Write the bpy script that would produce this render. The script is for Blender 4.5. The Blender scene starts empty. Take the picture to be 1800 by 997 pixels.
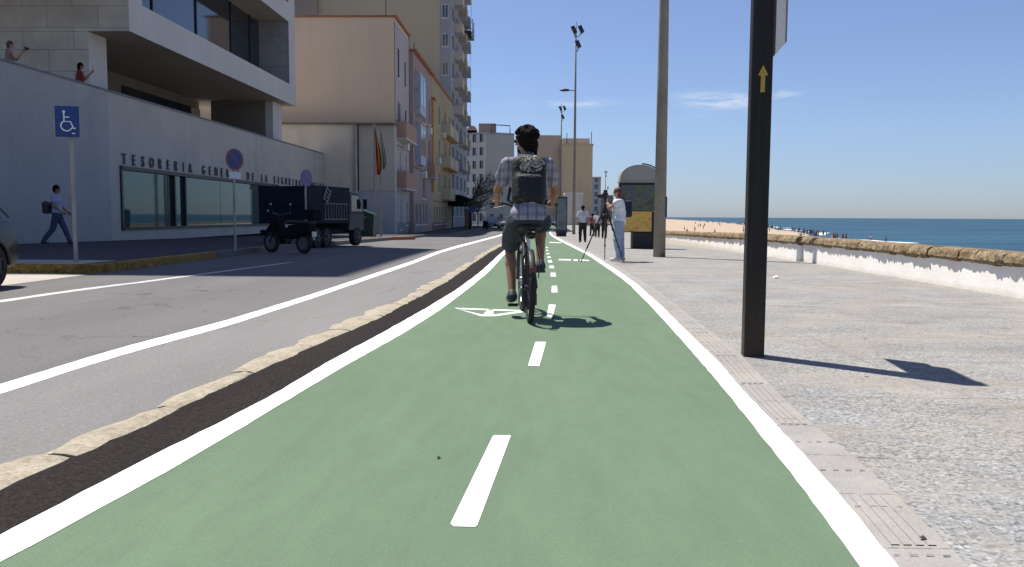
import bpy, bmesh, math, random
import numpy as np
from mathutils import Vector, Matrix
random.seed(7); np.random.seed(7)
R = math.radians
scn = bpy.context.scene
C = scn.collection

# ------------------------------------------------------------------ camera geometry
F = 1468.0; CU, CV = 900.0, 498.5
PSI = math.atan(45/F); TH = math.atan((498.5-380.3)/F); RHO = 0.0055
fwd = Vector((-math.sin(PSI)*math.cos(TH), math.cos(PSI)*math.cos(TH), -math.sin(TH)))
right0 = Vector((math.cos(PSI), math.sin(PSI), 0)); up0 = right0.cross(fwd)
right = right0*math.cos(RHO)+up0*math.sin(RHO); up = up0*math.cos(RHO)-right0*math.sin(RHO)
CAM = Vector((0, 0, 1.0))
def ray(u, v): return fwd*F+right*(u-CU)-up*(v-CV)
def gz(y):
    if y < 20: return 0.0
    t = min(y, 66)-20
    s = t*t/8 if t < 4 else t-2
    return -0.0118*s
def W(u, v, y):
    d = ray(u, v); return CAM+d*(y/d.y)
def G(u, v, off=0.0):
    d = ray(u, v); z = off
    for _ in range(60):
        p = CAM+d*((z-CAM.z)/d.z)
        zn = gz(p.y)+off
        if abs(zn-z) < 1e-5: break
        z = z*0.4+zn*0.6
    return p
def S(hex_):   # sRGB 0-255 tuple -> linear
    return tuple(((c/255)/12.92 if c/255 <= .04045 else ((c/255+.055)/1.055)**2.4) for c in hex_)

# ------------------------------------------------------------------ materials
class NT:
    def __init__(s, name):
        s.m = bpy.data.materials.new(name); s.m.use_nodes = True
        s.t = s.m.node_tree; s.b = s.t.nodes['Principled BSDF']
        s.co = s.t.nodes.new('ShaderNodeTexCoord')
        s.geo = s.t.nodes.new('ShaderNodeNewGeometry')
        s.pos = s.geo.outputs['Position']
        s.obj = s.co.outputs['Object']
    def n(s, typ, **kw):
        nd = s.t.nodes.new('ShaderNode'+typ)
        for k, v in kw.items(): setattr(nd, k, v)
        return nd
    def l(s, a, b): s.t.links.new(a, b)
    def scale(s, vec, sc):
        m = s.n('Mapping'); m.inputs['Scale'].default_value = sc; s.l(vec, m.inputs['Vector']); return m.outputs[0]
    def noise(s, vec, scale, detail=4, rough=.55, dist=0):
        n = s.n('TexNoise'); n.inputs['Scale'].default_value = scale; n.inputs['Detail'].default_value = detail
        n.inputs['Roughness'].default_value = rough; n.inputs['Distortion'].default_value = dist
        s.l(vec, n.inputs['Vector']); return n.outputs['Fac']
    def ramp(s, fac, stops):
        r = s.n('ValToRGB'); e = r.color_ramp.elements
        while len(e) < len(stops): e.new(.5)
        for i, (p, c) in enumerate(stops):
            e[i].position = p; e[i].color = (c if isinstance(c, tuple) and len(c) == 4 else ((*c, 1) if isinstance(c, tuple) else (c, c, c, 1)))
        s.l(fac, r.inputs[0]); return r.outputs['Color']
    def mix(s, fac, a, b, mode='MIX'):
        m = s.n('MixRGB', blend_type=mode)
        for i, x in zip((0, 1, 2), (fac, a, b)):
            if isinstance(x, (int, float)): m.inputs[i].default_value = x if i == 0 else (x, x, x, 1)
            elif isinstance(x, tuple): m.inputs[i].default_value = (*x, 1)
            else: s.l(x, m.inputs[i])
        return m.outputs[0]
    def math(s, op, a, b=0, c=0):
        m = s.n('Math', operation=op)
        for i, x in enumerate((a, b, c)):
            if isinstance(x, (int, float)): m.inputs[i].default_value = x
            else: s.l(x, m.inputs[i])
        return m.outputs[0]
    def sep(s, vec):
        m = s.n('SeparateXYZ'); s.l(vec, m.inputs[0]); return m.outputs
    def bump(s, h, strength=.3, dist=.01):
        b = s.n('Bump'); b.inputs['Strength'].default_value = strength; b.inputs['Distance'].default_value = dist
        s.l(h, b.inputs['Height']); s.l(b.outputs[0], s.b.inputs['Normal'])
    def out(s, col, rough=.8, metal=0, spec=.5):
        if isinstance(col, tuple): s.b.inputs['Base Color'].default_value = (*col, 1)
        else: s.l(col, s.b.inputs['Base Color'])
        if isinstance(rough, (int, float)): s.b.inputs['Roughness'].default_value = rough
        else: s.l(rough, s.b.inputs['Roughness'])
        s.b.inputs['Metallic'].default_value = metal
        s.b.inputs['Specular IOR Level'].default_value = spec
        return s.m
def M(name, col, rough=.8, var=.18, sc=2.0, fine=.1, fsc=40, bump=0, metal=0, spec=.4, warm=None):
    t = NT(name)
    a = t.noise(t.obj, sc, 5); b = t.noise(t.obj, fsc, 3)
    lo = tuple(c*(1-var) for c in col); hi = tuple(min(1, c*(1+var)) for c in (warm or col))
    c1 = t.ramp(a, [(.3, lo), (.7, hi)])
    c2 = t.mix(fine, c1, t.ramp(b, [(.3, .0), (.7, 1.0)]), 'OVERLAY')
    if bump: t.bump(b, bump, .01)
    return t.out(c2, rough, metal, spec)

# ------------------------------------------------------------------ mesh builder
WM = {}
def prop(o, label=None, cat=None, group=None, kind=None):
    if label: o['label'] = label
    if cat: o['category'] = cat
    if group: o['group'] = group
    if kind: o['kind'] = kind
    return o
def thing(name, label, cat, loc=(0, 0, 0), rz=0, group=None):
    o = bpy.data.objects.new(name, None); C.objects.link(o)
    o.empty_display_size = .2
    o.location = loc; o.rotation_euler = (0, 0, rz)
    WM[o] = Matrix.Translation(Vector(loc)) @ Matrix.Rotation(rz, 4, 'Z')
    return prop(o, label, cat, group)
def link_mesh(name, me, parent=None, local=False):
    """verts in world space unless local; parent matrices respected"""
    o = bpy.data.objects.new(name, me); C.objects.link(o)
    if parent is not None:
        if not local: me.transform(WM[parent].inverted())
        o.parent = parent; WM[o] = WM[parent]
    else:
        co = np.empty(len(me.vertices)*3); me.vertices.foreach_get('co', co); co = co.reshape(-1, 3)
        lo, hi = co.min(0), co.max(0)
        c = Vector(((lo[0]+hi[0])/2, (lo[1]+hi[1])/2, lo[2]))
        me.transform(Matrix.Translation(-c)); o.location = c
        WM[o] = Matrix.Translation(c)
    return o
class MB:
    def __init__(s): s.v = []; s.f = []; s.mi = []; s.T = None
    def add(s, vs, fs, mi=0):
        b = len(s.v)
        for p in vs:
            p = Vector(p); s.v.append(tuple(s.T @ p) if s.T is not None else tuple(p))
        for f in fs: s.f.append(tuple(b+i for i in f)); s.mi.append(mi)
    def box(s, x0, x1, y0, y1, z0, z1, mi=0, M_=None):
        vs = [(x, y, z) for z in (z0, z1) for y in (y0, y1) for x in (x0, x1)]
        if M_ is not None: vs = [M_ @ Vector(p) for p in vs]
        s.add(vs, [(0, 2, 3, 1), (4, 5, 7, 6), (0, 1, 5, 4), (2, 6, 7, 3), (0, 4, 6, 2), (1, 3, 7, 5)], mi)
    def cyl(s, a, b, ra, rb=None, n=12, mi=0, caps=True):
        a = Vector(a); b = Vector(b); rb = ra if rb is None else rb
        d = (b-a).normalized(); x = d.orthogonal().normalized(); y = d.cross(x)
        vs = []
        for c, r in ((a, ra), (b, rb)):
            for i in range(n):
                t = 2*math.pi*i/n; vs.append(c+(x*math.cos(t)+y*math.sin(t))*r)
        fs = [(i, (i+1) % n, n+(i+1) % n, n+i) for i in range(n)]
        if caps: fs += [tuple(range(n-1, -1, -1)), tuple(range(n, 2*n))]
        s.add(vs, fs, mi)
    def tube(s, pts, r, n=8, mi=0, closed=False):
        pts = [Vector(p) for p in pts]; m = len(pts)
        rs = r if isinstance(r, (list, tuple)) else [r]*m
        vs = []; prev = None
        for i, p in enumerate(pts):
            if closed: t = pts[(i+1) % m]-pts[i-1]
            else: t = pts[min(i+1, m-1)]-pts[max(i-1, 0)]
            t.normalize()
            x = t.orthogonal().normalized() if prev is None else (prev-t*prev.dot(t)).normalized()
            prev = x; y = t.cross(x)
            for k in range(n):
                a = 2*math.pi*k/n; vs.append(p+(x*math.cos(a)+y*math.sin(a))*rs[i])
        fs = []
        for i in range(m if closed else m-1):
            j = (i+1) % m
            for k in range(n): fs.append((i*n+k, i*n+(k+1) % n, j*n+(k+1) % n, j*n+k))
        if not closed: fs += [tuple(range(n-1, -1, -1)), tuple(range((m-1)*n, m*n))]
        s.add(vs, fs, mi)
    def ball(s, c, r, n=10, mi=0):
        c = Vector(c); rr = r if isinstance(r, (tuple, list)) else (r, r, r)
        vs = [c+Vector((0, 0, -rr[2]))]; m = n//2
        for j in range(1, m):
            ph = -math.pi/2+math.pi*j/m
            for i in range(n):
                t = 2*math.pi*i/n
                vs.append(c+Vector((rr[0]*math.cos(ph)*math.cos(t), rr[1]*math.cos(ph)*math.sin(t), rr[2]*math.sin(ph))))
        vs.append(c+Vector((0, 0, rr[2]))); L = len(vs)-1
        fs = [(0, 1+(i+1) % n, 1+i) for i in range(n)]
        for j in range(m-2):
            for i in range(n): a = 1+j*n; fs.append((a+i, a+(i+1) % n, a+n+(i+1) % n, a+n+i))
        a = 1+(m-2)*n; fs += [(a+i, a+(i+1) % n, L) for i in range(n)]
        s.add(vs, fs, mi)
    def prism(s, pts, d, mi=0):
        """polygon pts extruded by vector d"""
        d = Vector(d); pts = [Vector(p) for p in pts]; n = len(pts)
        s.add(pts+[p+d for p in pts], [tuple(range(n-1, -1, -1)), tuple(range(n, 2*n))]+[(i, (i+1) % n, n+(i+1) % n, n+i) for i in range(n)], mi)
    def wall(s, o, du, dv, nrm, Wd, H, holes=(), rev=.15, mi=0):
        o = Vector(o); du = Vector(du); dv = Vector(dv); nrm = Vector(nrm)
        us = sorted({0, Wd}|{h[0] for h in holes}|{h[2] for h in holes})
        vs_ = sorted({0, H}|{h[1] for h in holes}|{h[3] for h in holes})
        P = lambda a, b, c=0: o+du*a+dv*b-nrm*c
        for a0, a1 in zip(us, us[1:]):
            for b0, b1 in zip(vs_, vs_[1:]):
                ca, cb = (a0+a1)/2, (b0+b1)/2
                if any(h[0] < ca < h[2] and h[1] < cb < h[3] for h in holes): continue
                s.add([P(a0, b0), P(a1, b0), P(a1, b1), P(a0, b1)], [(0, 1, 2, 3)], mi)
        for (a0, b0, a1, b1) in holes:
            c = [(a0, b0), (a1, b0), (a1, b1), (a0, b1)]
            for i in range(4):
                p, q = c[i], c[(i+1) % 4]
                s.add([P(*p), P(*q), P(*q, rev), P(*p, rev)], [(0, 1, 2, 3)], mi)
    def build(s, name, mats, parent=None, local=False, smooth=False, bevel=0, kind=None):
        me = bpy.data.meshes.new(name); me.from_pydata(s.v, [], s.f)
        if not isinstance(mats, (list, tuple)): mats = [mats]
        for m in mats: me.materials.append(m)
        if len(mats) > 1: me.polygons.foreach_set('material_index', s.mi)
        me.update()
        bm = bmesh.new(); bm.from_mesh(me); bmesh.ops.recalc_face_normals(bm, faces=bm.faces); bm.to_mesh(me); bm.free()
        if smooth:
            me.polygons.foreach_set('use_smooth', [True]*len(me.polygons))
            if smooth == 'auto': me.set_sharp_from_angle(angle=R(40))
        o = link_mesh(name, me, parent, local)
        if bevel:
            b = o.modifiers.new('bevel', 'BEVEL'); b.width = bevel; b.segments = 2; b.limit_method = 'ANGLE'
        if kind: o['kind'] = kind
        return o
def frame_T(o, x, y, z):
    x, y, z = Vector(x), Vector(y), Vector(z); o = Vector(o)
    return Matrix(((x.x, y.x, z.x, o.x), (x.y, y.y, z.y, o.y), (x.z, y.z, z.z, o.z), (0, 0, 0, 1)))

# ------------------------------------------------------------------ SDF bodies (surface nets)
def sdf_eval(P, prims, k):
    d = None
    for pr in prims:
        if pr[0] == 'c':
            a, b = np.array(pr[1], 'f'), np.array(pr[2], 'f'); ra, rb = pr[3], pr[4]
            ab = b-a; t = np.clip(((P-a)@ab)/max(1e-9, ab@ab), 0, 1)
            q = P-a-t[..., None]*ab; e = np.sqrt((q*q).sum(-1))-(ra+(rb-ra)*t)
        elif pr[0] == 'e':
            c, r = np.array(pr[1], 'f'), np.array(pr[2], 'f')
            q = (P-c)/r; l = np.sqrt((q*q).sum(-1)); g = np.sqrt(((q/r)**2).sum(-1))+1e-6
            e = l*(l-1)/g
        elif pr[0] == 'b':
            c, r, rd = np.array(pr[1], 'f'), np.array(pr[2], 'f'), pr[3]
            q = np.abs(P-c)-(r-rd); e = np.sqrt((np.maximum(q, 0)**2).sum(-1))+np.minimum(q.max(-1), 0)-rd
        if d is None: d = e
        else:
            h = np.clip(.5+.5*(d-e)/k, 0, 1); d = d*(1-h)+e*h-k*h*(1-h)
    return d
def sdf_mesh(name, prims, mat, parent, k=.03, h=.012, cuts=(), local=True, noise=None):
    lo = np.array([1e9]*3); hi = -lo
    for pr in prims:
        if pr[0] == 'c':
            for c, r in ((pr[1], pr[3]), (pr[2], pr[4])):
                lo = np.minimum(lo, np.array(c)-r); hi = np.maximum(hi, np.array(c)+r)
        else: lo = np.minimum(lo, np.array(pr[1])-np.array(pr[2])); hi = np.maximum(hi, np.array(pr[1])+np.array(pr[2]))
    lo -= 2.5*h+k*.3; hi += 2.5*h+k*.3
    n = np.ceil((hi-lo)/h).astype(int)+1
    ax = [lo[i]+h*np.arange(n[i]) for i in range(3)]
    P = np.stack(np.meshgrid(*ax, indexing='ij'), -1).astype('f')
    d = sdf_eval(P, prims, k)
    if noise: d = d+noise(P)
    for (pt, nr) in cuts:      # keep side where (p-pt).nr < 0
        d = np.maximum(d, (P-np.array(pt, 'f'))@np.array(nr, 'f'))
    ins = d < 0
    cell = np.zeros(np.array(d.shape)-1, int)
    for i in (0, 1):
        for j in (0, 1):
            for l in (0, 1): cell += ins[i:i+n[0]-1, j:j+n[1]-1, l:l+n[2]-1]
    act = (cell > 0) & (cell < 8)
    idx = -np.ones(act.shape, int); idx[act] = np.arange(act.sum())
    acc = np.zeros(act.shape+(3,)); cnt = np.zeros(act.shape)
    sl = lambda o: tuple(slice(o[i], o[i]+n[i]-1) for i in range(3))
    for a in range(3):
        o1, o2 = [x for x in range(3) if x != a]
        for p in (0, 1):
            for q in (0, 1):
                s0 = [0, 0, 0]; s0[o1] = p; s0[o2] = q; s1 = list(s0); s1[a] = 1
                d0, d1 = d[sl(s0)], d[sl(s1)]
                x = (d0 < 0) != (d1 < 0)
                t = np.where(x, d0/np.where(x, d0-d1, 1), 0)
                acc[..., o1] += x*p; acc[..., o2] += x*q; acc[..., a] += x*t; cnt += x
    ii = np.argwhere(act)
    V = lo+h*(ii+acc[act]/cnt[act][:, None])
    Fs = []
    for a in range(3):
        b, c = (a+1) % 3, (a+2) % 3
        s0 = [slice(0, n[i]) for i in range(3)]; s1 = list(s0); s0[a] = slice(0, n[a]-1); s1[a] = slice(1, n[a])
        x = ins[tuple(s0)] != ins[tuple(s1)]
        e = np.argwhere(x); e = e[(e[:, b] > 0) & (e[:, c] > 0) & (e[:, b] < n[b]-1) & (e[:, c] < n[c]-1)]
        fl = ins[tuple(s0)][tuple(e.T)]
        q = []
        for db, dc in ((-1, -1), (0, -1), (0, 0), (-1, 0)):
            w = e.copy(); w[:, b] += db; w[:, c] += dc; q.append(idx[tuple(w.T)])
        q = np.stack(q, 1); q[~fl] = q[~fl][:, ::-1]; Fs.append(q)
    Fs = np.concatenate(Fs); Fs = Fs[(Fs >= 0).all(1)]
    me = bpy.data.meshes.new(name); me.from_pydata(V.tolist(), [], Fs.tolist())
    me.materials.append(mat); me.polygons.foreach_set('use_smooth', [True]*len(me.polygons)); me.update()
    if name is None: return me
    return link_mesh(name, me, parent, local)
# ------------------------------------------------------------------ light, sky, camera
SUN_EL, SUN_AZ = 64.5, 41.5     # azimuth: shadow falls to (+x cos, -y sin)
wd = bpy.data.worlds.new('World'); scn.world = wd; wd.use_nodes = True
nt = wd.node_tree; bg = nt.nodes['Background']
sky = nt.nodes.new('ShaderNodeTexSky'); sky.sky_type = 'NISHITA'; sky.sun_disc = False
sky.sun_elevation = R(SUN_EL); sky.sun_rotation = R(-(90-SUN_AZ)); sky.air_density = 1.0; sky.dust_density = .25; sky.ozone_density = 4.0; sky.altitude = 0
bg.inputs['Strength'].default_value = .082
tc = nt.nodes.new('ShaderNodeTexCoord')
def wn(typ, **kw):
    n = nt.nodes.new('ShaderNode'+typ)
    for k, v in kw.items(): setattr(n, k, v)
    return n
nrm = wn('VectorMath', operation='NORMALIZE'); nt.links.new(tc.outputs['Generated'], nrm.inputs[0])
def wmath(op, a, b=0):
    m = wn('Math', operation=op)
    for i, x in enumerate((a, b)):
        if isinstance(x, (int, float)): m.inputs[i].default_value = x
        else: nt.links.new(x, m.inputs[i])
    return m.outputs[0]
tot = None
for (u, v, su, sv, amp) in ((1245, 174, 48, 10, .75), (1300, 178, 60, 11, .8), (1372, 166, 26, 6, .5), (1010, 182, 70, 6, .55), (1200, 205, 60, 6, .12)):
    d0 = ray(u, v).normalized(); rr = Vector((d0.y, -d0.x, 0)).normalized(); uu = rr.cross(d0)
    es = []
    for ax, s_ in ((rr, su/F), (uu, sv/F)):
        dt = wn('VectorMath', operation='DOT_PRODUCT'); nt.links.new(nrm.outputs[0], dt.inputs[0]); dt.inputs[1].default_value = ax
        q = wmath('DIVIDE', dt.outputs['Value'], s_); es.append(wmath('MULTIPLY', q, q))
    g_ = wmath('MULTIPLY', wmath('EXPONENT', wmath('MULTIPLY', wmath('ADD', *es), -1.0)), amp)
    tot = g_ if tot is None else wmath('ADD', tot, g_)
mp = wn('Mapping'); mp.inputs['Scale'].default_value = (12, 12, 75); mp.inputs['Rotation'].default_value = (.0, .03, 0); nt.links.new(nrm.outputs[0], mp.inputs[0])
ns = wn('TexNoise'); ns.inputs['Scale'].default_value = 1.6; ns.inputs['Detail'].default_value = 8; ns.inputs['Roughness'].default_value = .62; ns.inputs['Distortion'].default_value = .5
nt.links.new(mp.outputs[0], ns.inputs['Vector'])
cr = wn('ValToRGB'); cr.color_ramp.elements[0].position = .40; cr.color_ramp.elements[1].position = .68; nt.links.new(ns.outputs['Fac'], cr.inputs[0])
fac = wmath('MINIMUM', wmath('MULTIPLY', tot, cr.outputs[0]), .8)
tint = wn('MixRGB', blend_type='MULTIPLY'); tint.inputs[0].default_value = 1; hz = wn('ValToRGB'); hz.color_ramp.elements[0].position = 0.0; hz.color_ramp.elements[0].color = (.57, .66, .94, 1); hz.color_ramp.elements[1].position = .42; hz.color_ramp.elements[1].color = (1.06, .91, .95, 1)
e_ = hz.color_ramp.elements.new(.10); e_.color = (.80, .81, .97, 1)
sz = wn('SeparateXYZ'); nt.links.new(nrm.outputs[0], sz.inputs[0]); nt.links.new(wmath('MAXIMUM', sz.outputs[2], 0.0), hz.inputs[0]); nt.links.new(hz.outputs[0], tint.inputs[2])
nt.links.new(sky.outputs[0], tint.inputs[1])
mx = wn('MixRGB'); nt.links.new(fac, mx.inputs[0]); nt.links.new(tint.outputs[0], mx.inputs[1]); mx.inputs[2].default_value = (6.5, 6.9, 7.6, 1)
nt.links.new(mx.outputs[0], bg.inputs['Color'])
L = bpy.data.lights.new('sun', 'SUN'); L.energy = 4.6; L.angle = R(.55); L.color = (1.0, .955, .89)
so = bpy.data.objects.new('sun', L); C.objects.link(so)
a = R(SUN_AZ); e = R(SUN_EL); sd = Vector((math.cos(a)*math.cos(e), -math.sin(a)*math.cos(e), -math.sin(e)))
so.rotation_euler = sd.to_track_quat('-Z', 'Y').to_euler(); so.location = (-20, 20, 60)
cam = bpy.data.cameras.new('camera'); co = bpy.data.objects.new('camera', cam); C.objects.link(co)
cam.sensor_width = 36; cam.sensor_fit = 'HORIZONTAL'; cam.lens = F/1800*36; cam.clip_start = .05; cam.clip_end = 200000
co.matrix_world = Matrix(((right.x, up.x, -fwd.x, CAM.x), (right.y, up.y, -fwd.y, CAM.y), (right.z, up.z, -fwd.z, CAM.z), (0, 0, 0, 1)))
scn.camera = co
vs_ = scn.view_settings; vs_.view_transform = 'Standard'; vs_.look = 'None'; vs_.gamma = 1; vs_.exposure = .6; vs_.use_curve_mapping = False
# ------------------------------------------------------------------ ground materials
def mat_green():
    t = NT('green_lane_paint'); p = t.pos
    big = t.noise(t.scale(p, (1, .35, 1)), .9, 5, .6); mid = t.noise(t.scale(p, (2.5, .8, 1)), 3, 6, .65); fine = t.noise(p, 160, 2)
    c = t.ramp(big, [(.3, (.104, .158, .095)), (.7, (.124, .181, .112))])
    c = t.mix(.35, c, t.ramp(mid, [(.25, .38), (.75, .62)]), 'OVERLAY')
    wear = t.noise(p, 1.7, 8, .75)
    c = t.mix(t.ramp(wear, [(.62, 0.0), (.78, .45)]), c, (.16, .19, .145))
    trk = t.noise(t.scale(p, (6, .12, 1)), 1, 6, .65)
    c = t.mix(t.ramp(trk, [(.56, 0.0), (.70, .22)]), c, (.085, .12, .08))
    dab = t.noise(t.scale(p, (1.5, 1, 1)), 4.3, 3, .5, 1.5)
    c = t.mix(t.ramp(dab, [(.70, 0.0), (.74, .16)]), c, (.22, .27, .2))
    c = t.mix(.10, c, t.ramp(fine, [(.3, 0.0), (.7, 1.0)]), 'OVERLAY')
    t.bump(fine, .25, .003)
    return t.out(c, .85, 0, .25)
def mat_asphalt(name, col, sp=.25, big=.25, seed=0):
    t = NT(name); p = t.pos
    f = t.noise(p, 90, 2, .7); f2 = t.noise(p, 35, 3, .7); b = t.noise(t.scale(p, (1.3, .25, 1)), .7+seed*.1, 6, .6)
    vor = t.n('TexVoronoi'); vor.inputs['Scale'].default_value = 75; t.l(p, vor.inputs['Vector'])
    c = t.ramp(b, [(.25, tuple(x*(1-big) for x in col)), (.75, tuple(x*(1+big) for x in col))])
    c = t.mix(sp, c, t.ramp(f, [(.3, 0.0), (.7, 1.0)]), 'OVERLAY')
    c = t.mix(sp*.8, c, t.ramp(f2, [(.3, 0.0), (.7, 1.0)]), 'OVERLAY')
    st = t.noise(p, 2.1, 7, .75)
    c = t.mix(t.ramp(st, [(.6, 0.0), (.75, .3)]), c, tuple(x*.6 for x in col))
    wv = t.n('TexVoronoi', feature='DISTANCE_TO_EDGE'); wv.inputs['Scale'].default_value = .55
    wm = t.n('VectorMath', operation='ADD'); nn = t.n('TexNoise'); nn.inputs['Scale'].default_value = 2.5; nn.inputs['Detail'].default_value = 6; t.l(p, nn.inputs['Vector']); t.l(p, wm.inputs[0])
    ws = t.n('VectorMath', operation='SCALE'); ws.inputs['Scale'].default_value = .7; t.l(nn.outputs['Color'], ws.inputs[0]); t.l(ws.outputs[0], wm.inputs[1]); t.l(wm.outputs[0], wv.inputs['Vector'])
    ck = t.math('MULTIPLY', t.math('LESS_THAN', wv.outputs['Distance'], .006), t.ramp(t.noise(p, .35, 3), [(.50, 0.), (.60, .7)]))
    if big < .15: c = t.mix(ck, c, tuple(x*.35 for x in col))
    t.bump(f, .5, .006)
    return t.out(c, .9, 0, .08)
def mat_promenade():
    t = NT('exposed_aggregate_slabs'); p = t.pos
    vor = t.n('TexVoronoi'); vor.inputs['Scale'].default_value = 78; t.l(p, vor.inputs['Vector'])
    sp = t.sep(vor.outputs['Color'])[0]
    c = t.ramp(sp, [(0, (.13, .128, .125)), (.2, (.205, .202, .198)), (.45, (.26, .257, .25)), (.72, (.292, .288, .28)), (.94, (.34, .335, .325)), (1, (.42, .41, .40))])
    c = t.mix(.18, c, t.ramp(t.noise(p, 38, 5, .75), [(.3, 0.), (.7, 1.)]), 'OVERLAY')
    cool = t.noise(p, .6, 4)
    c = t.mix(1, c, t.ramp(cool, [(.35, (.97, 1.0, 1.02)), (.65, (1.04, 1.01, .95))]), 'MULTIPLY')
    st = t.noise(t.scale(p, (.8, 1.6, 1)), 1.1, 8, .7, .6)
    c = t.mix(t.ramp(st, [(.45, 0.0), (.60, .62)]), c, (.325, .287, .24))
    st2 = t.noise(t.scale(p, (.4, 1.7, 1)), 1.9, 8, .75, 1.0)
    c = t.mix(t.ramp(st2, [(.54, 0.0), (.66, .55)]), c, (.165, .145, .13))
    br_ = t.noise(t.scale(p, (.9, 1, 1)), 1.3, 6, .65); c = t.mix(1, c, t.ramp(br_, [(.3, .80), (.7, 1.10)]), 'MULTIPLY')
    X, Y, Z = t.sep(p)
    jy = t.math('PINGPONG', t.math('ADD', Y, 0.13), .6); jx = t.math('PINGPONG', t.math('ADD', X, .1), 1.2)
    def line(d, w): return t.math('LESS_THAN', d, w)
    wob = t.math('MULTIPLY', t.noise(p, 6, 3), .02)
    j = line(t.math('ADD', jy, wob), .0155)
    jn = t.math('MULTIPLY', j, t.ramp(t.noise(p, 1.5, 3), [(.36, 0.1), (.56, .8)]))
    c = t.mix(jn, c, (.10, .085, .07))
    j2 = t.math('MULTIPLY', line(t.math('ADD', jx, wob), .0155), t.ramp(t.noise(p, .9, 3), [(.42, 0.0), (.6, .6)]))
    c = t.mix(j2, c, (.12, .10, .085))
    # small dark gum spots
    v2 = t.n('TexVoronoi'); v2.inputs['Scale'].default_value = 2.4; t.l(p, v2.inputs['Vector'])
    c = t.mix(t.math('LESS_THAN', v2.outputs['Distance'], .045), c, (.05, .045, .045))
    t.bump(sp, .35, .003)
    return t.out(c, .9, 0, .2)
def mat_strip():
    t = NT('grooved_edge_slabs'); p = t.pos
    X, Y, Z = t.sep(p)
    c = t.ramp(t.noise(p, 2.5, 6, .7), [(.3, (.255, .245, .232)), (.7, (.345, .328, .305))])
    c = t.mix(.15, c, t.ramp(t.noise(p, 130, 2), [(.3, 0.), (.7, 1.)]), 'OVERLAY')
    pg = t.math('PINGPONG', Y, .25)
    slab = t.math('LESS_THAN', t.math('ADD', pg, t.math('MULTIPLY', t.noise(t.scale(p, (20, 20, 1)), 1, 2), .02)), .0135)
    c = t.mix(t.math('MULTIPLY', slab, .75), c, (.11, .095, .085))
    warm = t.noise(p, .8, 4)
    c = t.mix(t.ramp(warm, [(.5, 0.), (.65, .4)]), c, (.36, .29, .22))
    return t.out(c, .9, 0, .2)
def mat_paint(name='white_road_paint', col=(.80, .80, .78), wear=.6):
    t = NT(name); p = t.pos
    f = t.noise(p, 70, 4, .75); b = t.noise(p, 3, 4)
    c = t.mix(t.ramp(f, [(.60, 0.0), (.78, wear)]), col, tuple(x*.55 for x in col))
    sc_ = t.noise(t.scale(p, (1, .5, 1)), 9, 6, .8)
    c = t.mix(t.ramp(sc_, [(.54, 0.), (.70, wear)]), c, tuple(x*.42 for x in col))
    return t.out(c, .8, 0, .3)
def mat_kerbstone():
    t = NT('worn_sandstone'); p = t.pos
    a = t.noise(p, 5, 7, .7); b = t.noise(p, 38, 5, .8)
    c = t.ramp(a, [(.25, (.25, .215, .165)), (.5, (.37, .325, .245)), (.75, (.44, .39, .305))])
    c = t.mix(.35, c, t.ramp(b, [(.3, 0.), (.7, 1.)]), 'OVERLAY')
    c = t.mix(t.ramp(b, [(.66, 0.), (.72, .5)]), c, (.12, .10, .08))
    t.bump(b, .6, .012)
    return t.out(c, .95, 0, .1)
m_green = mat_green()
m_road = mat_asphalt('road_asphalt', (.152, .147, .144), .2, .14)
m_park = mat_asphalt('old_grey_asphalt', (.202, .194, .187), .16, .12, 2)
m_newasph = mat_asphalt('fresh_black_asphalt', (.024, .0195, .018), .5, .2, 3)
m_prom = mat_promenade(); m_strip = mat_strip(); m_paint = mat_paint(); m_paint2 = mat_paint('thin_worn_paint', (.5, .49, .47), .8)
m_kerb = mat_kerbstone()
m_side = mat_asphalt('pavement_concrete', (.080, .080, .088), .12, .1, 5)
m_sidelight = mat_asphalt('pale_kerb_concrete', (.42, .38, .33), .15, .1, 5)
m_yellow = M('worn_yellow_paint', (.24, .145, .03), .8, .5, 6, .4, 30)
m_ground = mat_asphalt('town_ground', (.14, .135, .13), .2, .2, 6)

# ------------------------------------------------------------------ ground edges traced on the photograph, taken down to the ground
def smooth(a, k=5):
    pad = np.pad(a, (k, k), 'edge'); w = np.ones(2*k+1)/(2*k+1)
    return np.convolve(pad, w, 'valid')
YS = np.concatenate([np.arange(-6, 12, .12), np.arange(12, 30, .4), np.arange(30, 70, 1.0), np.arange(70, 161, 5.0)])
def edge(px, off=0.0, far=None):
    P = sorted([(G(u, v, off).y, G(u, v, off).x) for u, v in px])
    ys = np.array([p[0] for p in P]); xs = np.array([p[1] for p in P])
    s0 = (xs[min(3, len(xs)-1)]-xs[0])/(ys[min(3, len(ys)-1)]-ys[0])
    s1 = (xs[-1]-xs[-3])/(ys[-1]-ys[-3]) if far is None else far
    X = np.interp(YS, ys, xs)
    X = np.where(YS < ys[0], xs[0]+s0*(YS-ys[0]), X); X = np.where(YS > ys[-1], xs[-1]+s1*(YS-ys[-1]), X)
    return smooth(X, 3)
def fn(X): return lambda y: float(np.interp(y, YS, X))
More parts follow.
